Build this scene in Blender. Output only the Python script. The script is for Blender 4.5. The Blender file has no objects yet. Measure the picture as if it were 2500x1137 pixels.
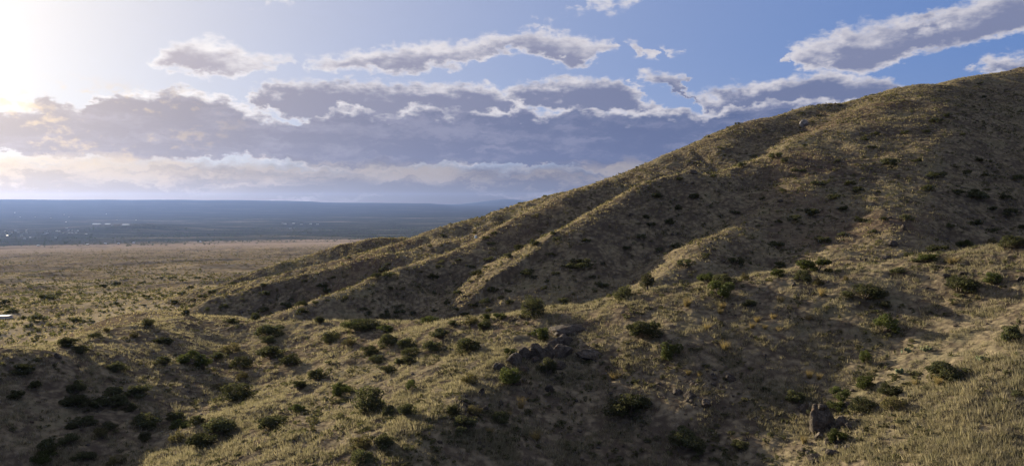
import bpy, math, random
import numpy as np
from mathutils import Vector, Matrix

scene = bpy.context.scene
R = math.radians
rng = np.random.default_rng(7)
random.seed(7)

# ------------------------------------------------------------------ camera, sky, sun, exposure
W0, H0, F0 = 2500.0, 1137.0, 1785.0          # photograph size and focal length in its pixels
HORIZON = 500.0
PITCH = math.atan((H0 / 2 - HORIZON) / F0)   # camera looks slightly down
SUN_AZ, SUN_EL = R(-45.0), R(13.4)           # azimuth from +Y towards +X, elevation
SUN_DIR = Vector((math.sin(SUN_AZ) * math.cos(SUN_EL), math.cos(SUN_AZ) * math.cos(SUN_EL), math.sin(SUN_EL)))
EXPOSURE = 1.5
SKY_STRENGTH = 0.1

cam_data = bpy.data.cameras.new('camera')
cam_data.sensor_width = 36.0
cam_data.lens = 36.0 * F0 / W0
cam_data.clip_start = 0.5
cam_data.clip_end = 120000.0
cam = bpy.data.objects.new('camera', cam_data)
cam.location = (0, 0, 0)
cam.rotation_euler = (math.pi / 2 - PITCH, 0, 0)
scene.collection.objects.link(cam)
scene.camera = cam

sun_data = bpy.data.lights.new('sun', 'SUN')
sun_data.energy = 5.0
sun_data.angle = R(0.55)
sun_data.color = (1.0, 0.87, 0.66)
sun = bpy.data.objects.new('sun', sun_data)
sun.rotation_euler = SUN_DIR.to_track_quat('Z', 'Y').to_euler()
sun.location = SUN_DIR * 500
scene.collection.objects.link(sun)

vs = scene.view_settings
vs.view_transform = 'Standard'
vs.look = 'None'
vs.exposure = EXPOSURE
vs.gamma = 1.0
vs.use_curve_mapping = False
cy = scene.cycles
cy.use_denoising = True
cy.max_bounces = 5
cy.diffuse_bounces = 2
cy.glossy_bounces = 1
cy.transmission_bounces = 3
cy.transparent_max_bounces = 4
cy.volume_bounces = 0
cy.sample_clamp_indirect = 4.0
cy.use_adaptive_sampling = True
cy.adaptive_threshold = 0.02
try:
    cy.denoiser = 'OPENIMAGEDENOISE'
    cy.denoising_prefilter = 'ACCURATE'
except Exception:
    pass

# ------------------------------------------------------------------ small node language
class Graph:
    def __init__(self, tree):
        self.t = tree
    def new(self, kind):
        return self.t.nodes.new(kind)
    def put(self, sock, v):
        if isinstance(v, E):
            self.t.links.new(v.s, sock)
        elif isinstance(v, bpy.types.NodeSocket):
            self.t.links.new(v, sock)
        else:
            sock.default_value = v
    def math(self, op, *a, clamp=False):
        n = self.new('ShaderNodeMath'); n.operation = op; n.use_clamp = clamp
        for i, x in enumerate(a): self.put(n.inputs[i], x)
        return E(self, n.outputs[0])
    def vmath(self, op, *a):
        n = self.new('ShaderNodeVectorMath'); n.operation = op
        for i, x in enumerate(a): self.put(n.inputs[i], x)
        return E(self, n.outputs['Value'] if op in ('DOT_PRODUCT', 'LENGTH', 'DISTANCE') else n.outputs['Vector'])
    def vec(self, x, y, z):
        n = self.new('ShaderNodeCombineXYZ')
        for i, v in enumerate((x, y, z)): self.put(n.inputs[i], v)
        return E(self, n.outputs[0])
    def sep(self, v):
        n = self.new('ShaderNodeSeparateXYZ'); self.put(n.inputs[0], v)
        return [E(self, o) for o in n.outputs]
    def smooth(self, v, a, b):
        n = self.new('ShaderNodeMapRange'); n.interpolation_type = 'SMOOTHSTEP'
        self.put(n.inputs['Value'], v); n.inputs['From Min'].default_value = a; n.inputs['From Max'].default_value = b
        return E(self, n.outputs[0])
    def lin(self, v, a, b, c=0.0, d=1.0):
        n = self.new('ShaderNodeMapRange')
        self.put(n.inputs['Value'], v)
        for k, q in zip(('From Min', 'From Max', 'To Min', 'To Max'), (a, b, c, d)): n.inputs[k].default_value = q
        return E(self, n.outputs[0])
    def noise(self, v, scale, detail=4, rough=0.55, dist=0.0, color=False):
        n = self.new('ShaderNodeTexNoise')
        self.put(n.inputs['Vector'], v)
        n.inputs['Scale'].default_value = scale; n.inputs['Detail'].default_value = detail
        n.inputs['Roughness'].default_value = rough; n.inputs['Distortion'].default_value = dist
        return E(self, n.outputs['Color' if color else 'Fac'])
    def voro(self, v, scale, feature='F1', out='Distance'):
        n = self.new('ShaderNodeTexVoronoi'); n.feature = feature
        self.put(n.inputs['Vector'], v); n.inputs['Scale'].default_value = scale
        return E(self, n.outputs[out])
    def mix(self, f, a, b):
        n = self.new('ShaderNodeMix'); n.data_type = 'RGBA'
        self.put(n.inputs['Factor'], f)
        for k, q in ((6, a), (7, b)):
            if isinstance(q, tuple) and len(q) == 3: q = q + (1.0,)
            self.put(n.inputs[k], q)
        return E(self, n.outputs[2])

class E:
    def __init__(self, g, s): self.g, self.s = g, s
    def __add__(self, o): return self.g.math('ADD', self, o)
    __radd__ = __add__
    def __sub__(self, o): return self.g.math('SUBTRACT', self, o)
    def __rsub__(self, o): return self.g.math('SUBTRACT', o, self)
    def __mul__(self, o): return self.g.math('MULTIPLY', self, o)
    __rmul__ = __mul__
    def __truediv__(self, o): return self.g.math('DIVIDE', self, o)
    def max(self, o): return self.g.math('MAXIMUM', self, o)
    def min(self, o): return self.g.math('MINIMUM', self, o)
    def pow(self, o): return self.g.math('POWER', self, o)

# ------------------------------------------------------------------ directions seen by the camera
CP, SP = math.cos(PITCH), math.sin(PITCH)
def ray(px, py):
    u = (px - W0 / 2) / F0; v = -(py - H0 / 2) / F0
    return np.array([u, CP + v * SP, -SP + v * CP])
def point(px, py, Y):
    d = ray(px, py)
    return d * (Y / d[1])
def azel(px, py):
    d = ray(px, py)
    return math.degrees(math.atan2(d[0], d[1])), math.degrees(math.atan2(d[2], math.hypot(d[0], d[1])))
def project(P):
    """world points -> photograph pixels"""
    P = np.asarray(P, float)
    z = P[..., 1] * CP - P[..., 2] * SP
    up = P[..., 1] * SP + P[..., 2] * CP
    return W0 / 2 + F0 * P[..., 0] / z, H0 / 2 - F0 * up / z, z

# ------------------------------------------------------------------ world: physical sky with a bank of sunset clouds
def build_world():
    w = bpy.data.worlds.new('World'); scene.world = w; w.use_nodes = True
    w.cycles.sampling_method = 'MANUAL'; w.cycles.sample_map_resolution = 256
    t = w.node_tree; t.nodes.clear(); g = Graph(t)
    out = g.new('ShaderNodeOutputWorld'); bg = g.new('ShaderNodeBackground')
    sky = g.new('ShaderNodeTexSky'); sky.sky_type = 'NISHITA'; sky.sun_disc = False
    sky.sun_elevation = SUN_EL; sky.sun_rotation = SUN_AZ
    sky.altitude = 1400; sky.air_density = 1.0; sky.dust_density = 0.5; sky.ozone_density = 3.0
    tc = g.new('ShaderNodeTexCoord'); d = E(g, tc.outputs['Generated'])
    x, y, z = g.sep(d)
    DEG = 180 / math.pi
    az = g.math('ARCTAN2', x, y) * DEG
    el = g.math('ARCSINE', z) * DEG
    sunang = g.math('ARCCOSINE', g.vmath('DOT_PRODUCT', d, tuple(SUN_DIR))) * DEG
    # two octave-rich noises: billows and fine shreds, flattened in height
    pw = g.vec(az, el * 1.7, 3.1)
    nA = g.noise(pw, 0.22, 6, 0.60, color=True)
    nB = g.noise(pw, 0.95, 6, 0.60, color=True)
    c3 = g.noise(g.vec(az, el * 2.6, 9.0), 0.48, 5, 0.6)
    a1, a2, a3 = g.sep(nA); b1, b2, b3 = g.sep(nB)
    S = 45.0
    azw = az + (a1 - 0.5) * 7.0 + (b1 - 0.5) * 3.2
    elw = el + (a2 - 0.5) * 2.0 + (b2 - 0.5) * 1.5
    u = g.math('PINGPONG', azw + S, 2 * S) / (2 * S)
    HI, LO = 24.0, -4.0
    def curve(pts):
        n = g.new('ShaderNodeFloatCurve'); mp = n.mapping; mp.use_clip = False
        c = mp.curves[0]
        q = sorted(((azel(px, py)[0] + S) / (2 * S), (azel(px, py)[1] - LO) / (HI - LO)) for px, py in pts)
        c.points[0].location = (0.0, q[0][1]); c.points[1].location = (1.0, q[-1][1])
        for a, b in q: c.points.new(a, b)
        for k in c.points: k.handle_type = 'AUTO_CLAMPED'
        mp.update()
        g.put(n.inputs['Value'], u)
        return E(g, n.outputs[0]) * (HI - LO) + LO
    def layer(top, bot, edge, soft, rough_a=0.6, rough_b=0.7, core=(0.15, 1.0), up=1.0, down=1.4):
        T, B = curve(top), curve(bot)
        e = ((T - elw) * up).min((elw - B) * down)
        dn = e + (a3 - 0.5) * rough_a + (b3 - 0.5) * rough_b
        sh = ((T - elw) * 0.85 * up).min((elw - B) * 2.4) + (a1 - 0.5) * 1.3 + (c3 - 0.5) * 2.0 + (b1 - 0.5) * 0.5
        return g.smooth(dn, edge, edge + soft), g.smooth(sh, core[0], core[1])
    N = 260   # a gap: lower edge above upper edge
    # lone clouds high in the view
    s1 = layer([(-300, 60), (-60, 60), (100, 150), (330, 162), (350, 150), (420, 110), (500, 97), (560, 106), (620, 124), (680, 140), (722, 150), (732, 172), (742, 152), (800, 138), (860, 124), (960, 110),
                (1080, 100), (1200, 94), (1260, 80), (1310, 68), (1400, 76), (1440, 88), (1500, 100), (1526, 130), (1540, 122), (1565, 106), (1590, 120), (1602, 145), (1614, 130), (1630, 120), (1644, 130), (1660, 160),
                (1880, 160), (1893, 126), (1930, 108), (2000, 92), (2060, 68), (2140, 60), (2250, 42), (2300, 8), (2360, -8), (2500, -50), (2800, -90)],
               [(-300, 10), (-60, 10), (100, 120), (330, 140), (350, 160), (400, 174), (480, 180), (520, 192), (560, 184), (640, 176), (700, 166), (722, 158), (732, 140), (742, 158), (800, 174), (880, 180), (975, 186), (1080, 167), (1180, 150),
                (1270, 132), (1330, 142), (1390, 164), (1450, 147), (1500, 122), (1526, 100), (1540, 128), (1565, 142), (1590, 132), (1602, 115), (1614, 132), (1630, 135), (1644, 132), (1660, 110),
                (1880, 110), (1893, 132), (1905, 152), (1960, 166), (2080, 176), (2150, 173), (2210, 152), (2260, 132), (2330, 117), (2420, 102), (2500, 88), (2800, 40)],
               -0.25, 0.8, 0.9, 1.1, (-0.05, 1.5), 1.0, 1.7)
    # long lit shelf above the bank, in two depths
    s2 = layer([(-300, 290), (560, 290), (575, 262), (590, 240), (620, 215), (680, 196), (740, 190), (860, 195), (1000, 200), (1100, 198), (1180, 206), (1240, 226), (1262, 255), (1290, 290), (1525, 240), (1545, 186), (1570, 174), (1600, 170),
                (1650, 172), (1680, 182), (1695, 225), (1760, 213), (1850, 194), (1960, 178), (2060, 174), (2150, 184), (2230, 200), (2320, 230), (2500, 240), (2800, 240)],
               [(-300, 240), (560, 240), (575, 248), (590, 250), (610, 264), (700, 292), (800, 302), (1000, 302), (1200, 292), (1262, 266), (1290, 250), (1525, 190), (1545, 196), (1600, 206), (1650, 220), (1690, 262), (1750, 286), (1900, 295), (2300, 300), (2800, 300)],
               -0.2, 0.7, 0.8, 1.1, (-0.1, 1.15), 1.1, 1.6)
    s2b = layer([(-300, 300), (1195, 300), (1215, 240), (1240, 215), (1300, 204), (1430, 184), (1510, 187), (1550, 202), (1590, 230), (1630, 255), (1650, 300), (2320, 220), (2345, 176), (2370, 160), (2410, 146), (2500, 132), (2800, 130)],
               [(-300, 250), (1195, 250), (1215, 246), (1240, 256), (1300, 268), (1450, 280), (1600, 278), (1630, 262), (1650, 230), (2320, 150), (2345, 172), (2370, 172), (2410, 180), (2500, 188), (2800, 190)],
               -0.2, 0.7, 0.8, 1.1, (-0.1, 1.15), 1.1, 1.6)
    # the great bank
    s3 = layer([(-300, 250), (0, 258), (60, 250), (130, 243), (200, 262), (250, 240), (290, 222), (380, 214), (440, 211), (500, 222), (560, 246), (640, 278), (715, 300), (760, 288), (800, 266), (870, 252), (960, 274), (1020, 262),
                (1100, 268), (1200, 274), (1260, 256), (1330, 274), (1420, 260), (1500, 268), (1600, 262), (1700, 275), (1800, 252), (1900, 250), (2100, 240), (2500, 250), (2800, 250)],
               [(-300, 380), (0, 372), (200, 390), (400, 396), (600, 388), (700, 398), (900, 416), (1100, 402), (1300, 402), (1480, 415), (1700, 410), (2800, 420)],
               -0.12, 0.45, 0.5, 0.8, (-0.15, 0.75), 1.1, 1.5)
    # shreds at the top
    s5 = layer([(-300, 40), (600, 40), (635, 12), (670, -14), (705, 10), (730, 40), (1255, 80), (1275, 60), (1295, 46), (1322, 54), (1336, 72), (1346, 52), (1360, 46), (1380, 58), (1395, 30), (1440, -10), (1500, -14), (1550, -14), (1590, 10), (1620, 40), (2800, 40)],
               [(-300, 0), (600, 0), (635, 10), (670, 8), (705, 6), (730, -10), (1255, 40), (1275, 62), (1295, 68), (1322, 68), (1336, 50), (1346, 70), (1360, 80), (1380, 60), (1395, 34), (1440, 30), (1480, 36), (1520, 22), (1550, 4), (1590, -20), (1620, -30), (2800, -30)],
               -0.15, 0.9, 1.4, 2.4, (0.6, 1.8), 1.0, 1.0)
    # rest of the sky overhead: scattered cloud
    zz = z.max(0.05) + 0.1
    wild = g.noise(g.vec(x / zz, y / zz, 0.0), 1.6, 4, 0.58)
    wa = g.smooth(wild, 0.42, 0.58) * g.smooth(el, 17.0, 24.0)

    def fall(k): return g.math('EXPONENT', sunang * (-1.0 / k))
    f5, f13, f18, f22 = fall(7.0), fall(13.0), fall(18.0), fall(30.0)
    def tint(base, add, f):
        v = g.vmath('SCALE', add); g.put(v.s.node.inputs['Scale'], f)
        return g.vmath('ADD', base, v)
    phys = g.vmath('SCALE', E(g, sky.outputs[0])); phys.s.node.inputs['Scale'].default_value = SKY_STRENGTH * 1.2
    clear = tint((0.034, 0.165, 0.52), (1.36, 1.04, 0.42), f22)
    clear = g.mix(g.smooth(el, 12.0, 2.0) * 0.3, clear, tint((0.22, 0.30, 0.52), (1.2, 0.95, 0.5), f22))
    col = g.mix(0.85, phys, clear)
    lit = tint((0.66, 0.64, 0.69), (1.0, 0.9, 0.68), f18)
    grey = tint((0.085, 0.132, 0.285), (0.98, 0.70, 0.30), f18)
    grey1 = tint((0.195, 0.228, 0.375), (0.95, 0.70, 0.36), f18)
    col = g.mix(wa, col, g.mix(g.smooth(wild, 0.6, 0.74), lit, grey1))
    greym = g.mix(0.5, grey, grey1)
    col = g.mix(s2[0], col, g.mix(s2[1], lit, greym))
    col = g.mix(s2b[0], col, g.mix(s2b[1], lit, greym))
    streak = g.noise(g.vec(az * 0.35, elw * 2.6, 1.0), 0.42, 5, 0.6)
    g3 = g.mix(g.smooth(streak * 0.6 + c3 * 0.4, 0.46, 0.64) * 0.75, grey, grey1)
    col = g.mix(s3[0], col, g.mix(s3[1], lit, g3))
    # rain and dust veil under the bank, brighter where the light breaks through
    veil = g.mix(g.smooth(el, 0.3, 1.8), tint((0.02, 0.01, 0.0), (1.8, 1.08, 0.0), f13), tint((0.10, 0.11, 0.175), (1.8, 1.3, 0.58), f13))
    low = g.smooth(elw, 3.7, 2.2)
    col = g.mix(low * 0.95, col, veil)
    band = g.smooth(streak + g.smooth(g.math('ABSOLUTE', el - 2.35), 1.3, 0.2) * 0.17, 0.54, 0.80) * g.smooth(el, 4.2, 3.0)
    glowcol = tint((0.33, 0.30, 0.31), (2.2, 1.6, 0.75), f13)
    col = g.mix(band * 0.8, col, glowcol)
    breaks = g.smooth(a3 * 0.6 + b3 * 0.4, 0.50, 0.60) * g.smooth(az, -17.0, -29.0) * g.smooth(el, 0.2, 1.5) * g.smooth(el, 9.0, 7.0)
    col = g.mix(breaks * 0.75, col, tint((0.45, 0.36, 0.28), (1.7, 1.3, 0.75), f13))
    col = g.mix(s1[0], col, g.mix(s1[1], lit, grey1))
    col = g.mix(s5[0] * 0.8, col, lit)
    gl = g.vmath('SCALE', (1.0, 0.92, 0.82)); g.put(gl.s.node.inputs['Scale'], f5 * 0.6)
    col = g.vmath('ADD', col, gl)
    tot = g.vmath('SCALE', col); tot.s.node.inputs['Scale'].default_value = 2.0 ** -EXPOSURE / SKY_STRENGTH
    g.put(bg.inputs['Color'], tot); bg.inputs['Strength'].default_value = SKY_STRENGTH
    t.links.new(bg.outputs[0], out.inputs['Surface'])
build_world()

# ------------------------------------------------------------------ numpy noise
PERM = np.random.default_rng(3).permutation(1024)
GRAD = np.stack([np.cos(np.arange(1024) * 2.39996), np.sin(np.arange(1024) * 2.39996)], 1)
def perlin(x, y, seed=0):
    xi = np.floor(x).astype(np.int64); yi = np.floor(y).astype(np.int64)
    fx = x - xi; fy = y - yi
    u = fx * fx * fx * (fx * (fx * 6 - 15) + 10); v = fy * fy * fy * (fy * (fy * 6 - 15) + 10)
    def gr(ix, iy, dx, dy):
        h = PERM[(PERM[(ix + seed * 57) & 1023] + iy) & 1023]
        return GRAD[h, 0] * dx + GRAD[h, 1] * dy
    a = gr(xi, yi, fx, fy); b = gr(xi + 1, yi, fx - 1, fy)
    c = gr(xi, yi + 1, fx, fy - 1); d = gr(xi + 1, yi + 1, fx - 1, fy - 1)
    return (a + u * (b - a)) * (1 - v) + (c + u * (d - c)) * v
def fbm(x, y, octaves=4, seed=0, gain=0.5):
    s = 0; a = 1.0
    for k in range(octaves):
        s = s + a * perlin(x * 2 ** k + 13.7 * k, y * 2 ** k - 7.3 * k, seed + k); a *= gain
    return s

# ------------------------------------------------------------------ the land: crests of spurs, given where they stand
# each spur: crest points (photograph column, row, metres ahead of camera), fall of its left / right flank, rounding
HILL = [
    # main divide and skyline
    ([(3300, 150, 450), (2700, 150, 410), (2500, 168, 392), (2400, 183, 383), (2290, 203, 372), (2200, 222, 361), (2170, 234, 356), (1960, 264, 331),
      (1850, 296, 320), (1700, 350, 306), (1550, 411, 295), (1400, 466, 285), (1300, 496, 279), (1100, 546, 268), (988, 590, 264), (900, 612, 262),
      (700, 668, 262), (520, 706, 268)], .55, .52, 14),
    # low hump behind the skyline spur
    ([(1100, 590, 328), (985, 582, 322), (900, 586, 319), (830, 599, 316), (750, 622, 310), (650, 657, 302), (560, 692, 296)], .5, .42, 4),
    # second spur with the lit edge
    ([(1480, 440, 268), (1330, 500, 252), (1257, 537, 244), (1161, 592, 234), (1100, 614, 229), (988, 649, 220), (850, 706, 207), (700, 758, 193), (600, 792, 184)], .55, .58, 5),
    # small spur between
    ([(1129, 576, 250), (988, 617, 246), (844, 649, 240), (700, 681, 234), (560, 716, 230)], .45, .50, 3),
    # knob and its crest
    ([(1725, 434, 250), (1675, 418, 243), (1600, 442, 238), (1560, 458, 234), (1480, 504, 225), (1400, 552, 216)], .60, .62, 4),
    # front spur from the summit
    ([(2175, 234, 335), (2100, 270, 308), (2000, 320, 284), (1875, 380, 264), (1760, 426, 250)], .58, .40, 12, .85),
    # rib running down to the gully
    ([(2060, 380, 270), (1960, 450, 234), (1880, 510, 216), (1740, 580, 196), (1620, 670, 176), (1540, 722, 164)], .60, .66, 7),
    # broad nose under the summit
    ([(2285, 215, 342), (2275, 250, 306), (2262, 310, 272), (2230, 400, 238), (2180, 500, 207), (2120, 600, 178), (2040, 672, 160)], .40, .66, 18),
    # wide shield between front spur and nose
    ([(2235, 212, 346), (2120, 284, 298), (2030, 374, 260), (1938, 455, 234)], .40, .50, 28, .8),
    # neighbour outside the picture
    ([(2950, 230, 360), (2850, 400, 290), (2750, 520, 220), (2650, 600, 165)], .40, .45, 6),
]
FORE = [
    # crest of the near ridge
    ([(3300, 470, 80), (2800, 545, 88), (2500, 594, 95), (2250, 630, 99), (2000, 664, 102), (1700, 694, 105), (1560, 714, 107), (1440, 744, 109), (1300, 770, 113),
      (1100, 794, 122), (850, 790, 138), (620, 786, 152), (450, 774, 172), (330, 764, 190)], .50, .56, 9),
    # rib on the far left
    ([(450, 776, 150), (250, 816, 120), (0, 862, 97), (-250, 930, 85), (-500, 1020, 76)], .30, .38, 4),
    # rib with the rock outcrop
    ([(1330, 782, 108), (1270, 840, 97), (1150, 930, 84), (1020, 1040, 72), (940, 1137, 64), (850, 1400, 48)], .20, .42, 3),
    # rib at the right edge
    ([(2640, 640, 92), (2600, 760, 77), (2570, 900, 65), (2520, 1137, 54), (2490, 1500, 42)], .42, .30, 6),
]
def prep(spurs):
    segs = []
    for pts, kl, kr, rd, *toe in spurs:
        P = np.array([point(*q) for q in pts])
        segs.append((P, kl, kr, rd, toe[0] if toe else None))
    return segs
HILL_S, FORE_S = prep(HILL), prep(FORE)

def spur_height(x, y, S, flute=0.0, seed=0):
    P, kl, kr, rd, toe = S
    best = np.full(x.shape, 1e9); along = np.zeros(x.shape); cum = 0.0; end = np.zeros(x.shape); zc = np.zeros(x.shape); side = np.zeros(x.shape)
    for i, (a, b) in enumerate(zip(P[:-1], P[1:])):
        dx, dy = b[0] - a[0], b[1] - a[1]; L2 = dx * dx + dy * dy
        t = np.clip(((x - a[0]) * dx + (y - a[1]) * dy) / L2, 0, 1)
        ex = x - (a[0] + t * dx); ey = y - (a[1] + t * dy)
        d2 = ex * ex + ey * ey
        m = d2 < best
        best = np.where(m, d2, best)
        zc = np.where(m, a[2] + t * (b[2] - a[2]), zc)
        along = np.where(m, cum + t * math.sqrt(L2), along); cum += math.sqrt(L2)
        side = np.where(m, np.sign(dx * ey - dy * ex), side)
        if toe: end = np.where(m, np.clip((((x - b[0]) * dx + (y - b[1]) * dy) / math.sqrt(L2) + 12) / 18, 0, 1) if i == len(P) - 2 else 0.0, end)
    d = np.sqrt(best)
    k = np.where(side < 0, kl, kr)
    if toe: k = k + end * (toe - k)
    h = zc - k * (np.sqrt(d * d + rd * rd) - rd)
    if flute:      # furrows worn down the flanks
        q = along + side * 500
        n = fbm(q / 17 + seed * 3.7, d / 75 + seed, 3, 300 + seed, 0.55)
        h = h + flute * np.clip(d / 16, 0, 1) * (1.4 * n - 0.9 * np.exp(-(n / 0.09) ** 2))
    return h

FAN_R = [0, 120, 260, 400, 700, 1000, 1500, 2500, 4000, 5200, 6500, 9000, 12500, 15500, 19500, 60000]
FAN_Z = [-33, -33, -34.5, -42, -58, -72, -95, -132, -182, -198, -203, -192, -140, -80, 0, 0]
def land(x, y, detail=True):
    """height of the ground and which landform it belongs to (0 plain, 1 hill, 2 near ridge)"""
    r = np.hypot(x, y)
    wamp = np.clip((r - 40) / 200, 0.15, 1.0)
    wx = x + wamp * 3.0 * fbm(x / 38, y / 38, 3, 21); wy = y + wamp * 3.0 * fbm(x / 38, y / 38, 3, 31)
    # alluvial fan, valley and the plateau beyond
    azd = np.degrees(np.arctan2(x, np.maximum(y, 1e-3)))
    z0 = np.interp(r, FAN_R, FAN_Z)
    tx = [azel(px, 500)[0] for px in (0, 560, 640, 760, 790, 1050, 1110, 1250, 2500)]
    top = np.interp(azd, tx, [118, 122, 112, 92, 60, 40, -20, -40, -60]) + 8 * fbm(azd / 3.0, r * 0 + 2.2, 3, 5)
    u = np.clip((r - 12000) / 7500, 0, 1); u = u * u * (3 - 2 * u)
    z0 = z0 + u * top
    far = np.exp(-((azd + 0.2) / 3.2) ** 2) * np.clip((r - 21000) / 3000, 0, 1) * 215
    z0 = z0 + far
    fl = np.clip((r - 200) / 400, 0, 1) * np.clip((6000 - r) / 4000, 0, 1)
    rid = 1 - np.abs(fbm((x * 0.55 + y * 0.83) / 900, (y * 0.55 - x * 0.83) / 130, 3, 11)) * 2
    z0 = z0 + fl * (7.0 * rid - 3.5 + 3.0 * fbm(x / 220, y / 80, 3, 17))
    low = np.clip((r - 5500) / 800, 0, 1) * np.clip((8500 - r) / 1500, 0, 1)
    z0 = z0 + low * np.exp(-((azd - azel(330, 520)[0]) / 3.0) ** 2) * 42
    near = np.clip((r - 60) / 120, 0, 1)
    z0 = z0 + near * (1.6 * fbm(x / 45, y / 60, 3, 41)) * np.clip((1200 - r) / 600, 0, 1)
    hill = np.full(x.shape, -1e3); fore = np.full(x.shape, -1e3)
    m = r < 900
    if m.any():
        xs, ys = wx[m], wy[m]
        hs = [spur_height(xs, ys, S, 1.7, i) for i, S in enumerate(HILL_S)]
        s = 1.6
        hh = s * np.log(sum(np.exp(np.clip((h + 60) / s, -60, 120)) for h in hs)) - 60
        hill[m] = hh
        s = 1.5
        fs = [spur_height(xs, ys, S) for S in FORE_S]
        fore[m] = s * np.log(sum(np.exp(np.clip((h + 60) / s, -60, 120)) for h in fs)) - 60
    if detail:
        ero = fbm(x / 26, y / 26, 5, 61, 0.52)
        rib = 1 - np.abs(fbm(x / 34, y / 34, 3, 71)) * 2.2
        hill = hill + 1.0 * ero + 0.6 * (rib - 0.5) + 0.42 * fbm(x / 6.5, y / 6.5, 3, 111, 0.6)
        fore = fore + np.clip((r - 40) / 60, 0, 1) * (1.1 * fbm(x / 15, y / 15, 4, 81, 0.5) + 0.25 * fbm(x / 2.6, y / 2.6, 3, 91))
    s = 1.2
    st = np.stack([z0, hill, fore])
    mx = st.max(0)
    z = mx + s * np.log(np.exp((st - mx) / s).sum(0))
    if detail:
        z = z + np.clip((600 - r) / 300, 0, 1) * (0.22 * fbm(x / 2.4, y / 2.4, 3, 101))
    return z, st.argmax(0)
def ground(x, y):
    return land(np.atleast_1d(np.asarray(x, float)), np.atleast_1d(np.asarray(y, float)))[0]

# ------------------------------------------------------------------ mesh helpers
def mesh_from(name, verts, faces, mats=(), smooth=False, mat_index=None):
    """faces: (n,3) or (n,4) int array"""
    verts = np.asarray(verts, np.float32); faces = np.asarray(faces, np.int32)
    me = bpy.data.meshes.new(name)
    n, k = faces.shape
    me.vertices.add(len(verts)); me.vertices.foreach_set('co', verts.ravel())
    me.loops.add(n * k); me.loops.foreach_set('vertex_index', faces.ravel())
    me.polygons.add(n); me.polygons.foreach_set('loop_start', np.arange(0, n * k, k, dtype=np.int32))
    if smooth: me.polygons.foreach_set('use_smooth', np.ones(n, bool))
    else: me.polygons.foreach_set('use_smooth', np.zeros(n, bool))
    if mat_index is not None: me.polygons.foreach_set('material_index', np.asarray(mat_index, np.int32))
    for m in mats: me.materials.append(m)
    me.update(calc_edges=True)
    return me
def link(name, me, parent=None, **props):
    o = bpy.data.objects.new(name, me)
    scene.collection.objects.link(o)
    if parent is not None: o.parent = parent
    for k, v in props.items(): o[k] = v
    return o

# ------------------------------------------------------------------ materials
def new_mat(name):
    m = bpy.data.materials.new(name); m.use_nodes = True
    t = m.node_tree; t.nodes.clear()
    g = Graph(t); out = g.new('ShaderNodeOutputMaterial')
    return m, g, out
def principled(g, out, col, rough=0.9, normal=None, spec=0.15):
    b = g.new('ShaderNodeBsdfPrincipled')
    if isinstance(col, tuple): col = col + (1.0,)
    g.put(b.inputs['Base Color'], col); g.put(b.inputs['Roughness'], rough); b.inputs['Specular IOR Level'].default_value = spec
    if normal is not None: g.put(b.inputs['Normal'], normal)
    g.t.links.new(b.outputs[0], out.inputs['Surface'])
    return b
def bump(g, h, strength, distance):
    n = g.new('ShaderNodeBump'); n.inputs['Strength'].default_value = strength; n.inputs['Distance'].default_value = distance
    g.put(n.inputs['Height'], h)
    return E(g, n.outputs[0])
def position(g):
    n = g.new('ShaderNodeNewGeometry'); return E(g, n.outputs['Position'])

def slope_material(name, soil, litter, green, cell):
    m, g, out = new_mat(name); p = position(g)
    big = g.noise(p, 0.035, 5, 0.6); med = g.noise(p, 0.33 / cell, 5, 0.65); fin = g.noise(p, 1.7 / cell, 4, 0.7)
    tuft = g.voro(p, 1.15 / cell)
    f = g.smooth(med * 0.55 + fin * 0.35 + big * 0.35 - tuft * 0.22, 0.40, 0.68)
    c = g.mix(f, soil, litter)
    c = g.mix(g.smooth(big * 0.6 + med * 0.5, 0.56, 0.72) * 0.55, c, green)
    stones = g.smooth(g.voro(p, 2.4 / cell), 0.16, 0.08) * g.smooth(g.noise(p, 0.12, 3), 0.52, 0.62)
    c = g.mix(stones * 0.7, c, (0.20, 0.185, 0.17))
    c = g.mix(g.smooth(g.noise(p, 0.016, 4, 0.6), 0.52, 0.66) * 0.5, c, (0.085, 0.056, 0.040))
    h = med * 0.8 + fin * 0.45 - tuft * 0.55
    principled(g, out, c, 0.95, bump(g, h, 0.9, 0.30 * cell), 0.0)
    return m
M = {}
M['near'] = slope_material('near_ridge_soil', (0.064, 0.050, 0.036), (0.190, 0.154, 0.098), (0.074, 0.073, 0.040), 1.0)
M['hill'] = slope_material('hillside_soil', (0.066, 0.052, 0.037), (0.195, 0.158, 0.096), (0.080, 0.078, 0.042), 1.6)
def plain_material():
    m, g, out = new_mat('plain_grassland'); p = position(g)
    x, y, z = g.sep(p)
    r = g.vmath('LENGTH', g.vec(x, y, 0.0))
    ps = g.vec(x * 0.35, y, 0.0)
    big = g.noise(ps, 0.006, 5, 0.6); med = g.noise(p, 0.05, 5, 0.62); fin = g.noise(p, 0.5, 3, 0.7)
    c = g.mix(g.smooth(med * 0.5 + big * 0.5, 0.40, 0.62), (0.120, 0.095, 0.066), (0.290, 0.235, 0.150))
    dots = g.smooth(g.voro(p, 0.16), 0.42, 0.18) * g.smooth(big + med * 0.4, 0.50, 0.72)
    c = g.mix(dots * g.smooth(r, 350, 700) * 0.9, c, (0.040, 0.034, 0.024))
    c = g.mix(g.smooth(r, 350, 900) * (0.42 + (big - 0.5) * 1.6), c, (0.105, 0.082, 0.060))
    c = g.mix(g.smooth(r + (big - 0.5) * 1500, 1700, 2300) * 0.65, c, (0.240, 0.190, 0.145))
    principled(g, out, c, 0.95, bump(g, med + fin * 0.3, 0.6, 0.5), 0.0)
    return m
M['plain'] = plain_material()
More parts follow.
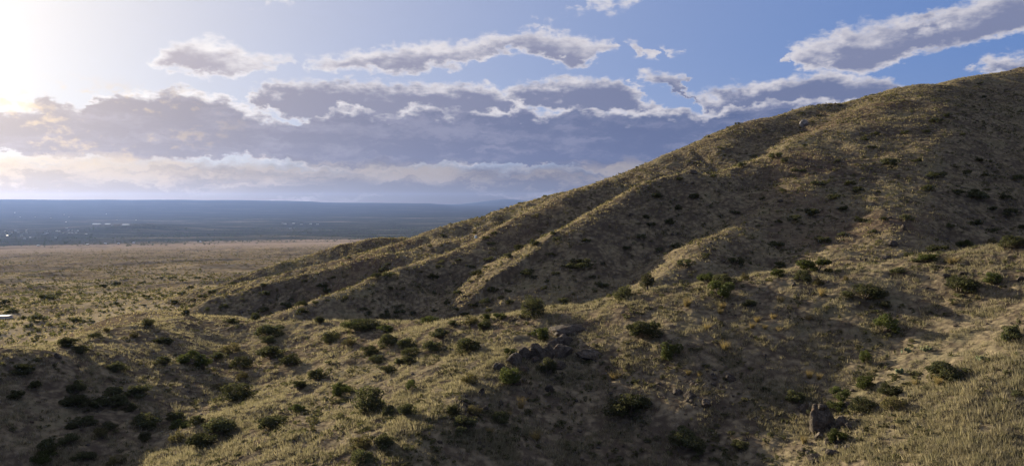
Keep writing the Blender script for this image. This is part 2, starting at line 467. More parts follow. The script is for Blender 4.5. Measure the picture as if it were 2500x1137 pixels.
def valley_material():
    m, g, out = new_mat('valley_floor'); p = position(g)
    x, y, z = g.sep(p)
    r = g.vmath('LENGTH', g.vec(x, y, 0.0))
    ps = g.vec(x * 0.22, y, 0.0)
    big = g.noise(ps, 0.0016, 6, 0.6); med = g.noise(ps, 0.008, 6, 0.66); sp = g.noise(p, 0.02, 4, 0.7)
    wood = (0.022, 0.026, 0.022)
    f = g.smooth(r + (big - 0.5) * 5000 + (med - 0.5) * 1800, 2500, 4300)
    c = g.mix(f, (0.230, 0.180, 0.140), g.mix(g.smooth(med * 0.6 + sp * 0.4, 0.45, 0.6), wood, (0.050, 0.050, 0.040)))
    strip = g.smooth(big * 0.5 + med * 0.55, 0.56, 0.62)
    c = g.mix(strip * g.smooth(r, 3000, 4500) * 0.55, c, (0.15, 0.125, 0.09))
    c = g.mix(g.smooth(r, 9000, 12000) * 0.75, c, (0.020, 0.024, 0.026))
    principled(g, out, c, 1.0, None, 0.0)
    return m
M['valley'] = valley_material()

# ------------------------------------------------------------------ the ground as one sheet in five named stretches
def build_land():
    rr = [24.0]
    while rr[-1] < 26000:
        r = rr[-1]
        k = 0.03 if r < 62 else 0.0040 if r < 200 else 0.0040 if r < 560 else 0.010 if r < 3000 else 0.02
        rr.append(r * (1 + k))
    rr = np.array(rr)
    fine = np.arange(-46.0, 46.001, 0.185)
    coarse = np.arange(48.0, 180.0, 6.0)
    ang = np.radians(np.concatenate([-coarse[::-1], fine, coarse, [180.0]]))
    ang = np.concatenate([[-math.pi], ang])
    A, Rr = np.meshgrid(ang, rr)
    X = Rr * np.sin(A); Y = Rr * np.cos(A) - 18.0
    Z, lab = land(X.ravel(), Y.ravel())
    V = np.stack([X.ravel(), Y.ravel(), Z], 1)
    nr, na = X.shape
    idx = np.arange(nr * na).reshape(nr, na)
    Fq = np.stack([idx[:-1, :-1], idx[:-1, 1:], idx[1:, 1:], idx[1:, :-1]], -1).reshape(-1, 4)[:, ::-1]
    fl = lab[Fq[:, 0]]
    rad = np.hypot(V[Fq[:, 0], 0], V[Fq[:, 0], 1])
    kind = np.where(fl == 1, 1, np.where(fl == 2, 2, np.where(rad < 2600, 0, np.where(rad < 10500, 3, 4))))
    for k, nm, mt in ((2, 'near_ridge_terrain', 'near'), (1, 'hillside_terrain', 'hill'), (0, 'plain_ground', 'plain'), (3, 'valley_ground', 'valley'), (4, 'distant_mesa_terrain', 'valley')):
        f = Fq[kind == k]
        used, inv = np.unique(f, return_inverse=True)
        me = mesh_from(nm, V[used], inv.reshape(-1, 4), (M[mt],), smooth=True)
        link(nm, me, kind='structure')
    print('land quads', len(Fq))
build_land()
# ------------------------------------------------------------------ where a line of sight meets the ground
def hits(pix, ymax=4000.0):
    pix = np.asarray(pix, float)
    Ys = np.geomspace(40, ymax, 900)
    D = np.stack([ray(px, py) for px, py in pix]); D = D / D[:, 1:2]
    X = D[:, 0:1] * Ys; Z = D[:, 2:3] * Ys; Y = np.broadcast_to(Ys, X.shape)
    G = land(X.ravel(), Y.ravel())[0].reshape(X.shape)
    below = Z < G
    k = np.where(below.any(1), below.argmax(1), len(Ys) - 1); k = np.maximum(k, 1)
    i = np.arange(len(pix))
    a = Z[i, k - 1] - G[i, k - 1]; b = G[i, k] - Z[i, k]
    t = a / np.maximum(a + b, 1e-6)
    Yh = Ys[k - 1] + t * (Ys[k] - Ys[k - 1])
    P = D * Yh[:, None]
    P[:, 2] = G[i, k - 1] + t * (G[i, k] - G[i, k - 1])
    return P

# ------------------------------------------------------------------ plant materials
def leaf_material(name, c0, c1, c2, trans=0.35, warm=1.5):
    m, g, out = new_mat(name)
    geo = g.new('ShaderNodeNewGeometry'); oi = g.new('ShaderNodeObjectInfo')
    isl = E(g, geo.outputs['Random Per Island'])
    c = g.mix(isl, c0, c1)
    p = E(g, geo.outputs['Position'])
    c = g.mix(g.smooth(g.noise(p, 0.9, 3, 0.6), 0.42, 0.66) * 0.7, c, c2)
    hs = g.new('ShaderNodeHueSaturation'); g.put(hs.inputs['Color'], c)
    g.put(hs.inputs['Value'], g.lin(E(g, oi.outputs['Random']), 0, 1, 0.75, 1.3))
    col = E(g, hs.outputs[0])
    a = g.new('ShaderNodeBsdfDiffuse'); b = g.new('ShaderNodeBsdfTranslucent'); mx = g.new('ShaderNodeMixShader')
    g.put(a.inputs['Color'], col)
    tcol = g.vmath('MULTIPLY', col, (warm, warm * 0.97, warm * 0.75)); g.put(b.inputs['Color'], tcol)
    mx.inputs[0].default_value = trans
    g.t.links.new(a.outputs[0], mx.inputs[1]); g.t.links.new(b.outputs[0], mx.inputs[2]); g.t.links.new(mx.outputs[0], out.inputs['Surface'])
    return m
M['leaf_dark'] = leaf_material('dark_scrub_leaves', (0.036, 0.042, 0.021), (0.082, 0.085, 0.042), (0.054, 0.054, 0.033), 0.38, 1.3)
M['leaf_green'] = leaf_material('fresh_green_leaves', (0.036, 0.046, 0.018), (0.088, 0.100, 0.036), (0.054, 0.062, 0.027), 0.4, 1.3)
M['leaf_olive'] = leaf_material('olive_dry_leaves', (0.060, 0.058, 0.028), (0.125, 0.112, 0.052), (0.080, 0.062, 0.036))
M['grass'] = leaf_material('dry_grass_blades', (0.112, 0.100, 0.067), (0.35, 0.310, 0.220), (0.180, 0.170, 0.108), 0.45, 1.15)
M['grass_far'] = leaf_material('dry_grass_clumps', (0.115, 0.100, 0.064), (0.35, 0.302, 0.195), (0.185, 0.170, 0.098), 0.45, 1.15)
M['gold'] = leaf_material('golden_tuft_blades', (0.15, 0.112, 0.052), (0.30, 0.235, 0.115), (0.13, 0.115, 0.06), 0.45, 1.2)
M['twig'] = leaf_material('bare_twigs', (0.10, 0.078, 0.055), (0.19, 0.15, 0.105), (0.13, 0.10, 0.075), 0.05)
M['scrub'] = leaf_material('small_scrub_leaves', (0.040, 0.044, 0.022), (0.086, 0.086, 0.042), (0.070, 0.062, 0.036))
M['far_tree'] = leaf_material('valley_tree_leaves', (0.035, 0.048, 0.026), (0.062, 0.078, 0.040), (0.045, 0.055, 0.034), 0.2)
def bark_material():
    m, g, out = new_mat('grey_brown_bark'); p = position(g)
    n = g.noise(g.vmath('MULTIPLY', p, (14, 14, 3)), 1.0, 4, 0.6)
    principled(g, out, g.mix(n, (0.055, 0.043, 0.033), (0.15, 0.125, 0.10)), 0.95, bump(g, n, 0.6, 0.02))
    return m
M['bark'] = bark_material()
def rock_material(name, dark, pale, rust):
    m, g, out = new_mat(name); p = position(g)
    a = g.noise(p, 1.3, 6, 0.62); b = g.noise(p, 6.5, 5, 0.65); v = g.voro(g.vmath('MULTIPLY', p, (1.0, 1.0, 0.6)), 1.7, 'DISTANCE_TO_EDGE')
    c = g.mix(g.smooth(a * 0.6 + b * 0.45, 0.42, 0.66), dark, pale)
    c = g.mix(g.smooth(g.noise(p, 0.9, 4, 0.6, 0.4), 0.55, 0.68) * 0.75, c, rust)
    c = g.mix(g.smooth(b, 0.60, 0.72) * 0.5, c, (0.17, 0.155, 0.125))
    crack = g.smooth(v, 0.045, 0.0)
    c = g.mix(crack * 0.55, c, (0.05, 0.045, 0.04))
    principled(g, out, c, 0.92, bump(g, a * 0.9 + b * 0.5 - crack * 0.5, 0.9, 0.22), 0.12)
    return m
M['rock'] = rock_material('weathered_grey_rock', (0.038, 0.030, 0.023), (0.108, 0.090, 0.070), (0.095, 0.060, 0.038))
M['pale_rock'] = rock_material('pale_grey_rock', (0.13, 0.12, 0.11), (0.32, 0.30, 0.275), (0.22, 0.18, 0.15))

# ------------------------------------------------------------------ plant shapes (unit sized, base at the origin)
def blades(n, h, spread, w, rr, curl=0.35):
    a = rr.uniform(0, 2 * math.pi, n); rad = spread * np.sqrt(rr.uniform(0, 1, n)) * 0.35
    hh = h * rr.uniform(0.55, 1.1, n); lean = hh * rr.uniform(0.08, curl + 0.25, n)
    bx, by = rad * np.cos(a), rad * np.sin(a)
    ta = rr.uniform(0, 2 * math.pi, n); wx, wy = np.cos(ta) * w * 0.5, np.sin(ta) * w * 0.5
    z0 = np.zeros(n)
    V = np.stack([np.stack([bx - wx, by - wy, z0 - 0.06 * h], 1), np.stack([bx + wx, by + wy, z0 - 0.06 * h], 1),
                  np.stack([bx + np.cos(a) * lean, by + np.sin(a) * lean, hh], 1)], 1).reshape(-1, 3)
    return V, np.arange(3 * n).reshape(-1, 3)
def leaf_quads(C, Nrm, size, rr):
    n = len(C)
    t = rr.normal(size=(n, 3)); t = t - Nrm * (t * Nrm).sum(1, keepdims=True); t /= np.linalg.norm(t, axis=1, keepdims=True) + 1e-9
    b = np.cross(Nrm, t)
    s = size * rr.uniform(0.6, 1.35, (n, 1))
    V = np.stack([C - t * s, C + b * s * 0.55, C + t * s, C - b * s * 0.55], 1).reshape(-1, 3)
    return V, np.arange(4 * n).reshape(-1, 4)
def crown_cloud(rr, n, lobes, aspect, leaf, flat=0.0, loose=0.4):
    """leaves on the shells of many lobes: uneven outline with gaps"""
    L = []
    for k in range(lobes):
        a = rr.uniform(0, 2 * math.pi); q = math.sqrt(rr.uniform(0, 1)) * 0.36
        top = math.sqrt(max(0.05, 1 - (q / 0.46) ** 2))
        z = rr.uniform(0.25, 0.80 if flat == 0 else 0.7) * top
        L.append((q * math.cos(a), q * math.sin(a), z * aspect, rr.uniform(0.06, 0.22)))
    L = np.array(L)
    wgt = L[:, 3] ** 2; wgt /= wgt.sum()
    k = rr.choice(lobes, n, p=wgt)
    d = rr.normal(size=(n, 3)); d /= np.linalg.norm(d, axis=1, keepdims=True)
    rad = L[k, 3] * (1.0 - loose * rr.uniform(0, 1, n) ** 2 + 0.12 * rr.uniform(0, 1, n) ** 4)
    C = L[k, :3] + d * rad[:, None] * np.array([1, 1, max(0.55, aspect)])
    keep = C[:, 2] > 0.02
    C, d = C[keep], d[keep]
    nr = d + rr.normal(size=d.shape) * 0.7; nr /= np.linalg.norm(nr, axis=1, keepdims=True)
    V, F = leaf_quads(C, nr, leaf, rr)
    return V, F, L
def tube(P0, P1, r0, r1, sides=5):
    P0, P1 = np.asarray(P0, float), np.asarray(P1, float)
    d = P1 - P0; d /= np.linalg.norm(d) + 1e-9
    a = np.cross(d, (0, 0, 1.0) if abs(d[2]) < 0.9 else (1.0, 0, 0)); a /= np.linalg.norm(a); b = np.cross(d, a)
    t = np.linspace(0, 2 * math.pi, sides, endpoint=False)
    ring = np.cos(t)[:, None] * a + np.sin(t)[:, None] * b
    V = np.concatenate([P0 + ring * r0, P1 + ring * r1])
    i = np.arange(sides); j = (i + 1) % sides
    return V, np.stack([i, j, j + sides, i + sides], 1)
def join(parts):
    Vs, Fs, o = [], [], 0
    for V, F in parts:
        Vs.append(V); Fs.append(F + o); o += len(V)
    return np.concatenate(Vs), np.concatenate(Fs)
def stems_for(L, rr, trunk=False, r=0.022):
    parts = []
    if trunk:
        parts.append(tube((0, 0, -0.05), (0.02, 0.01, 0.30), r * 2.2, r * 1.6, 6))
        base = (0.02, 0.01, 0.28)
    for c in L:
        a0 = base if trunk else (c[0] * 0.12, c[1] * 0.12, -0.05)
        mid = (np.array(a0) * 0.5 + c[:3] * 0.5) + rr.normal(size=3) * 0.025
        parts.append(tube(a0, mid, r, r * 0.65)); parts.append(tube(mid, c[:3], r * 0.65, r * 0.25))
    for _ in range(26):                      # bare tips standing out of the leaves
        c = L[rr.integers(0, len(L))]
        d = c[:3] + np.array([0, 0, 0.05]) - np.array([0, 0, 0.1]); d = d / np.linalg.norm(d) + rr.normal(size=3) * 0.35; d[2] = abs(d[2]); d /= np.linalg.norm(d)
        parts.append(tube(c[:3], c[:3] + d * c[3] * rr.uniform(1.2, 1.75), r * 0.32, r * 0.12, 3))
    return join(parts)

SHRUB = {}
def make_shrub(kind, i, n, lobes, aspect, leaf, mat, trunk=False, loose=0.42):
    rr = np.random.default_rng(hash_seed(kind) + i)
    V, Fc, L = crown_cloud(rr, n, lobes, aspect, leaf, loose=loose)
    fol = mesh_from(kind + '_foliage', V, Fc, (M[mat],))
    SV, SF = stems_for(L, rr, trunk, 0.035 if trunk else 0.02)
    st = mesh_from(kind + '_stems', SV, SF, (M['bark'],), smooth=True)
    SHRUB.setdefault(kind, []).append((fol, st))
def hash_seed(s): return sum((i + 1) * ord(c) for i, c in enumerate(s)) % 9973
for i in range(7): make_shrub('dark', i, 2600, 16 + i, 0.60 + 0.06 * (i % 3), 0.030, 'leaf_dark')
for i in range(4): make_shrub('green', i, 2400, 14 + i, 0.72, 0.030, 'leaf_green')
for i in range(4): make_shrub('olive', i, 1900, 14 + i, 0.68, 0.027, 'leaf_olive', loose=0.5)
for i in range(2): make_shrub('tree', i, 3200, 24, 1.05, 0.027, 'leaf_dark', trunk=True)
for i in range(5): make_shrub('small', i, 520, 9, 0.62, 0.055, 'leaf_dark')
for i in range(3): make_shrub('smallolive', i, 420, 9, 0.60, 0.055, 'scrub')

def bare_shrub(i):
    rr = np.random.default_rng(500 + i); parts = []
    def grow(p, d, L, r, depth):
        q = p + d * L
        parts.append(tube(p, q, r, r * 0.6, 4))
        if depth == 0: return
        for _ in range(rr.integers(2, 4)):
            e = d + rr.normal(size=3) * 0.42; e[2] = abs(e[2]); e /= np.linalg.norm(e)
            grow(q, e, L * rr.uniform(0.55, 0.85), r * 0.6, depth - 1)
    for _ in range(8):
        a = rr.uniform(0, 6.28); d = np.array([math.cos(a) * 0.7, math.sin(a) * 0.7, rr.uniform(0.7, 1.3)]); d /= np.linalg.norm(d)
        grow(np.array([0, 0, -0.03]), d, 0.26, 0.016, 3)
    V, Fq = join(parts)
    w = np.abs(V[:, :2]).max() * 2; V = V / w
    return mesh_from('bare_shrub_twigs', V, Fq, (M['twig'],))
BARE = [bare_shrub(i) for i in range(3)]
def tuft_mesh(i):
    rr = np.random.default_rng(700 + i)
    V, Fc = blades(190, 1.0, 0.55, 0.035, rr, 0.55)
    V[:, :2] *= 0.85
    return mesh_from('golden_tuft_blades', V, Fc, (M['gold'],))
TUFT = [tuft_mesh(i) for i in range(3)]

# ------------------------------------------------------------------ things picked out of the photograph
# enlarged views they were read from: (offset x, offset y, enlargement)
VIEW = {'a': (0, 737, 2.7778), 'b': (800, 737, 2.7778), 'c': (1600, 737, 2.7778), 'd': (1500, 450, 2.5), 'e': (700, 450, 3.124), 'f': (1250, 0, 2.0), 'g': (0, 450, 3.124)}
def from_view(v, rows):
    ox, oy, s = VIEW[v]
    return [(ox + q[0] / s, oy + q[1] / s, q[2] / s, (q[3] if len(q) > 3 and not isinstance(q[3], str) else q[2] * 0.55) / s, next((k for k in q[3:] if isinstance(k, str)), 'dark')) for q in rows]
near_shrubs = (
    from_view('a', [(475, 305, 150, 75), (545, 350, 100, 60), (1010, 165, 90, 50), (1100, 290, 140, 60), (1580, 160, 85, 50), (1735, 122, 60, 48), (1255, 100, 55, 58), (1840, 235, 240, 95),
        (1820, 278, 120, 50), (2250, 275, 130, 70), (2370, 300, 100, 50, 'olive'), (1285, 428, 160, 92, 'green'), (1110, 430, 100, 60), (1380, 462, 135, 95, 'green'), (1465, 402, 100, 70),
        (1560, 350, 130, 70, 'olive'), (1640, 455, 140, 80), (1640, 528, 100, 60, 'olive'), (1850, 392, 200, 90), (1960, 440, 145, 80), (2160, 532, 135, 85), (2030, 598, 100, 70), (1490, 605, 110, 55, 'olive'),
        (1600, 680, 230, 115), (230, 582, 95, 60), (140, 492, 165, 70), (520, 622, 155, 80), (800, 472, 135, 72), (760, 642, 145, 72), (940, 652, 165, 92), (900, 746, 60, 62),
        (740, 722, 240, 110), (530, 722, 200, 90), (110, 662, 95, 62), (985, 852, 225, 105), (1180, 822, 150, 82), (680, 932, 110, 92, 'olive'), (745, 872, 100, 60), (560, 852, 185, 90),
        (1230, 862, 155, 62, 'green'), (1335, 842, 110, 70), (1480, 905, 265, 130), (1850, 862, 225, 105), (2010, 762, 135, 72, 'green'), (985, 942, 90, 62), (340, 1022, 185, 112),
        (470, 962, 120, 70), (300, 1090, 190, 72, 'green'), (560, 1082, 160, 72), (1390, 982, 225, 105), (800, 1102, 145, 66, 'olive'), (2320, 622, 140, 72, 'green'), (730, 212, 52, 46, 'olive'),
        (910, 247, 72, 52, 'olive'), (640, 247, 92, 36), (2165, 152, 70, 60), (2420, 182, 185, 58, 'green'), (1200, 952, 115, 78, 'olive')])
    + from_view('b', [(230, 182, 240, 58), (390, 206, 115, 52, 'green'), (855, 172, 72, 48), (1065, 192, 115, 68), (690, 146, 155, 46, 'green'), (975, 152, 105, 52, 'olive'), (1160, 132, 92, 56, 'green'),
        (1075, 132, 92, 52, 'green'), (1390, 106, 185, 130, 'tree'), (755, 242, 145, 62), (410, 302, 145, 82), (545, 322, 135, 84), (720, 332, 155, 78), (285, 357, 125, 62), (560, 372, 125, 62), (490, 422, 82, 52),
        (552, 432, 105, 62), (950, 342, 185, 92), (1235, 387, 92, 72, 'green'), (1450, 262, 135, 84, 'green'), (415, 482, 115, 48), (335, 412, 115, 48), (570, 602, 72, 74, 'green'), (965, 562, 135, 84, 'olive'),
        (1230, 562, 185, 112, 'green'), (1490, 502, 115, 132), (2145, 248, 250, 135), (2325, 402, 155, 122, 'green'), (275, 762, 205, 172), (425, 772, 125, 84), (545, 782, 145, 92), (90, 642, 125, 72, 'green'),
        (860, 782, 112, 92), (1000, 772, 125, 72, 'olive'), (930, 872, 175, 102), (1170, 832, 115, 82), (360, 1002, 165, 132), (220, 1002, 165, 102, 'olive'), (230, 1102, 205, 92), (2040, 785, 300, 170), (2400, 965, 175, 132)])
    + from_view('c', [(1555, 222, 180, 140, 'green'), (1425, 422, 95, 92, 'green'), (1990, 525, 265, 142), (1430, 605, 135, 105, 'green'), (1590, 645, 160, 82), (1250, 682, 135, 102, 'green'), (1230, 748, 120, 72, 'green'),
        (1620, 745, 155, 105, 'olive'), (1420, 745, 180, 92), (2400, 275, 205, 152), (1240, 962, 125, 92, 'green'), (950, 692, 135, 84), (200, 1005, 235, 132), (560, 1010, 130, 80)])
    + from_view('d', [(200, 664, 90, 112, 'tree'), (50, 714, 112, 84), (560, 612, 112, 72, 'green'), (645, 704, 155, 112, 'green'), (665, 622, 125, 72), (1000, 572, 92, 54, 'green'), (800, 592, 54, 52, 'olive'),
        (1230, 545, 205, 86, 'green'), (1150, 602, 95, 74), (1920, 472, 135, 46, 'green'), (2135, 402, 92, 62, 'green'), (2440, 392, 145, 74), (2115, 662, 225, 112), (2305, 612, 112, 72, 'green'), (1530, 702, 265, 92),
        (1410, 602, 46, 52, 'olive'), (1245, 622, 74, 52, 'olive'), (1660, 762, 74, 52), (1730, 552, 105, 42), (820, 752, 84, 52), (2310, 372, 70, 50, 'olive')]))
hill_shrubs = (
    from_view('e', [(1835, 700, 130), (1450, 705, 100), (1300, 845, 85), (1570, 825, 92), (1680, 822, 62), (1430, 940, 84), (1515, 915, 92), (1700, 920, 84), (1360, 1008, 74), (1225, 912, 62), (860, 990, 92), (970, 998, 62),
        (760, 982, 52), (620, 1005, 72), (1115, 724, 102), (1035, 678, 42, 'olive'), (1150, 642, 52), (1185, 604, 62, 'olive'), (1305, 588, 52), (1545, 588, 84), (1525, 642, 52), (1410, 642, 52), (1685, 565, 84), (1770, 505, 92),
        (1890, 465, 105), (2000, 545, 62), (2060, 435, 72), (2030, 385, 62), (2290, 445, 72), (2250, 655, 190), (2210, 604, 92), (1890, 724, 62), (1985, 754, 62), (1960, 804, 62), (2410, 614, 52), (2320, 625, 52), (2110, 634, 42),
        (1525, 744, 42), (580, 965, 62), (440, 874, 52, 'olive'), (310, 894, 42), (215, 914, 52), (35, 894, 62), (100, 908, 42), (310, 825, 92), (270, 795, 92), (115, 995, 102), (360, 718, 48), (765, 624, 62), (740, 664, 84),
        (680, 714, 92), (780, 714, 92), (140, 748, 52), (465, 574, 52), (1095, 478, 42), (1015, 492, 32), (845, 543, 32), (1185, 473, 32), (1270, 298, 42), (1580, 384, 62), (1560, 464, 62), (1515, 425, 62), (1430, 378, 42),
        (1200, 404, 52), (1130, 834, 52), (855, 844, 42), (790, 804, 52), (1640, 874, 62), (1290, 964, 62), (1125, 974, 62), (1540, 974, 62), (750, 1025, 92), (2110, 914, 102), (2330, 720, 60), (2400, 780, 90), (2050, 690, 60)])
    + from_view('d', [(430, 504, 92), (490, 84, 62), (395, 158, 48), (330, 244, 58), (225, 254, 48), (165, 334, 62), (75, 404, 62), (270, 414, 62), (190, 208, 42), (265, 84, 62), (740, 496, 95), (1010, 514, 92), (1095, 228, 84),
        (1000, 238, 52), (985, 394, 112), (1200, 194, 92), (1400, 164, 62), (1030, 44, 42), (905, 94, 42), (745, 184, 52), (1280, 364, 84), (1390, 324, 72), (1570, 304, 62), (1500, 234, 84), (2100, 64, 62), (2200, 54, 52),
        (2220, 98, 120), (2300, 164, 62), (2200, 255, 92), (2300, 294, 62), (2420, 205, 112), (2490, 274, 62), (1900, 44, 62), (2050, 264, 62), (1970, 414, 102), (1800, 445, 62), (1640, 225, 62), (1790, 225, 84), (380, 384, 62), (560, 444, 62)])
    + from_view('f', [(1290, 778, 62), (1125, 818, 52), (1430, 718, 32), (1380, 838, 42), (1420, 843, 42), (1590, 793, 32), (1330, 938, 32), (1570, 978, 62), (1620, 1028, 52), (1500, 908, 62), (1650, 908, 52), (1690, 944, 72), (1770, 664, 42),
        (1720, 688, 42), (1760, 728, 42), (1920, 658, 38), (2020, 653, 42), (1850, 818, 92), (1980, 794, 52), (2070, 874, 84), (2030, 934, 62), (2120, 573, 42), (2070, 604, 62), (2200, 663, 32), (2280, 794, 52), (2220, 858, 52), (2310, 864, 42),
        (2180, 954, 62), (2260, 974, 92), (2320, 933, 32), (2470, 884, 62), (2410, 978, 62), (2300, 483, 32), (2290, 413, 32), (985, 868, 42), (890, 974, 52), (820, 884, 42), (705, 968, 52), (765, 1088, 52), (680, 1104, 42), (815, 1018, 38), (650, 1063, 32),
        (1420, 560, 26), (1500, 570, 28), (1190, 585, 24), (1100, 610, 24), (960, 672, 22), (1600, 520, 24), (1330, 790, 40), (1180, 770, 36)]))
plain_shrubs = from_view('g', [(1310, 727, 62), (1505, 727, 52), (1390, 742, 36), (1225, 722, 42), (1095, 757, 52), (1600, 712, 32), (1455, 803, 62), (895, 778, 84), (790, 793, 72), (320, 853, 42), (370, 885, 120), (455, 853, 62), (45, 918, 92), (865, 928, 72),
    (1105, 864, 62), (1250, 857, 42), (980, 848, 42), (1330, 918, 84), (1100, 932, 42), (1390, 843, 72), (1550, 873, 84), (1620, 833, 62), (2010, 783, 62), (2020, 853, 92), (1710, 948, 84), (1950, 1033, 62), (285, 1054, 122),
    (220, 1094, 72), (600, 1064, 100), (690, 1058, 62), (555, 987, 32), (440, 1008, 42), (525, 1032, 42), (170, 1038, 62), (100, 984, 102), (30, 948, 72), (2300, 934, 92), (2180, 944, 102), (2000, 984, 102), (1470, 938, 62), (830, 677, 32),
    (105, 777, 32), (55, 772, 28), (345, 793, 32), (1780, 768, 62), (1470, 888, 42), (1580, 963, 52)])
ORD = ['first', 'second', 'third', 'fourth', 'fifth', 'sixth', 'seventh', 'eighth', 'ninth', 'tenth', 'eleventh', 'twelfth', 'thirteenth', 'fourteenth', 'fifteenth', 'sixteenth', 'seventeenth', 'eighteenth', 'nineteenth', 'twentieth']
def near_zone(px, py):
    if py < 760 and px > 2050: return 'at the upper end of the near ridge crest'
    if py < 745 and px > 1450: return 'on the near ridge crest below the bright rib'
    if py < 812 and px >= 1000: return 'on the sunlit crest above the rock outcrop'
    if py < 812 and px >= 640: return 'along the low crest before the shaded hill face'
    if py < 830: return 'on the tapering end of the near ridge'
    if px < 330 and py < 985: return 'in the upper shaded hollow at the lower left'
    if px < 330: return 'at the bottom of the shaded hollow, lower left'
    if px < 640 and py < 920: return 'where the shaded hollow meets the sunlit slope'
    if px < 640 and py < 1030: return 'on the pale grass slope right of the hollow'
    if px < 640: return 'at the bottom edge below the pale grass slope'
    if px < 900 and py < 910: return 'on the upper pale slope below the low crest'
    if px < 900: return 'on the lower pale slope left of centre'
    if px < 1160 and py < 935: return 'in the thicket left of the rock outcrop'
    if px < 1180: return 'on the broken slope below the thicket'
    if px < 1480 and py < 945: return 'among the boulders of the rock outcrop'
    if px < 1480: return 'below the rock outcrop'
    if px < 1900: return 'on the dark slope between outcrop and standing rock'
    if px < 2260 and py < 930: return 'on the dark slope above the standing rock'
    if px < 2260: return 'around the standing rock'
    return 'in the tall grass near the right edge'
def hill_zone(px, py):
    if py < 330: return 'close under the hill summit'
    if py < 430 and px < 1900: return 'below the skyline of the hill'
    if py < 430: return 'on the upper nose of the hill' if px < 2250 else 'on the dark upper right flank'
    if px > 2300: return 'on the dark right flank of the hill'
    if px > 2100: return 'on the middle nose of the hill' if py < 520 else 'on the lower nose above the near ridge'
    if px > 1880: return 'in the gully right of the bright rib' if py > 520 else 'at the head of the bright rib'
    if px > 1700: return 'on the bright rib above the near ridge' if py > 520 else 'between the knob and the bright rib'
    if px > 1520: return 'on the shaded face beside the bright rib' if py > 520 else 'below the dark knob on the hill'
    if px > 1360: return 'in the upper hollow left of the knob' if py < 600 else 'on the dark lower face above the juniper'
    if px > 1180: return 'on the lit crest of the second spur' if py < 640 else 'in the middle of the great shaded face'
    if px > 1000: return 'high on the long second spur' if py < 680 else 'low on the left of the great shaded face'
    return 'on the low left spurs of the hill' if py > 690 else 'on the far left skyline spur'
def plain_zone(px, py):
    if py > 770 and px < 330: return 'on the flats at the left edge'
    if py > 750: return 'on the flats just beyond the near ridge'
    if px < 200: return 'in the dark wash at the left edge'
    if px < 400: return 'on the plain by the pale road'
    return 'at the foot of the left hill spurs'
SIZE = lambda w, a, b: 'small' if w < a else 'large' if w > b else 'middling'
LOOK = {'dark': 'dark green', 'green': 'lighter green', 'olive': 'brownish olive', 'tree': 'tall dark'}

def label_all(items, zone, a, b, noun):
    """items: dicts with px, py, w, h, kind; gives each a label of its own, counted from the left within its place"""
    groups = {}
    for it in items: groups.setdefault(zone(it['px'], it['py']), []).append(it)
    for z, L in groups.items():
        L.sort(key=lambda q: q['px'])
        for i, it in enumerate(L):
            shape = 'low wide' if it['w'] > 2.3 * it['h'] else 'rounded' if it['w'] > 1.15 * it['h'] else 'upright'
            where = f'{ORD[i]} from left' if len(L) > 1 else 'alone'
            full = f"{SIZE(it['w'], a, b)} {shape} {LOOK[it['kind']]} {noun}, {where} {z}"
            if len(full.split()) > 16: full = f"{SIZE(it['w'], a, b)} {LOOK[it['kind']]} {noun}, {where} {z}"
            if len(full.split()) > 16: full = f"{LOOK[it['kind']]} {noun}, {where} {z}"
            it['label'] = full

def place_shrubs():
    out = []
    for src, zone, a, b, grp in ((near_shrubs, near_zone, 38, 66, 'shrubs on the near ridge'), (hill_shrubs, hill_zone, 17, 29, 'shrubs on the hillside'), (plain_shrubs, plain_zone, 14, 26, 'shrubs on the plain')):
        P = hits([(q[0], q[1] - 0.12 * q[3]) for q in src])
        items = [dict(px=q[0], py=q[1], w=q[2], h=q[3], kind=q[4], p=p) for q, p in zip(src, P)]
        label_all(items, zone, a, b, 'shrub')
        for i, it in enumerate(items):
            dist = it['p'][1]; wm = it['w'] * dist / F0; hm = it['h'] * dist / F0
            kd = it['kind']; near = grp == 'shrubs on the near ridge'
            key = kd if near else ('smallolive' if kd == 'olive' else 'small')
            fol, st = SHRUB[key][i % len(SHRUB[key])]
            zs = hm / (0.95 if kd == 'tree' else 0.72)
            cat = 'tree' if kd == 'tree' else 'shrub'
            sx = wm * 1.14; zs = zs * 1.22
            if near:
                e = bpy.data.objects.new('juniper_tree' if kd == 'tree' else 'shrub', None)
                e.empty_display_size = 0.2
                scene.collection.objects.link(e)
                c = link('crown' if kd == 'tree' else 'foliage', fol, e); s = link('trunk' if kd == 'tree' else 'stems', st, e)
            else:
                e = link('shrub', fol)
            e.location = it['p'] - np.array([0, 0, 0.04 * hm]); e.scale = (sx, sx * random.uniform(0.8, 1.1), zs); e.rotation_euler = (0, 0, random.uniform(0, 6.28))
            lab = it['label']
            if kd == 'tree': lab = 'tall dark juniper tree on the sunlit crest above the outcrop' if it['px'] < 1450 else 'upright dark green juniper at the foot of the bright rib'
            e['label'] = lab; e['category'] = cat; e['group'] = grp
            out.append(it)
    return out
SHRUBS = place_shrubs()

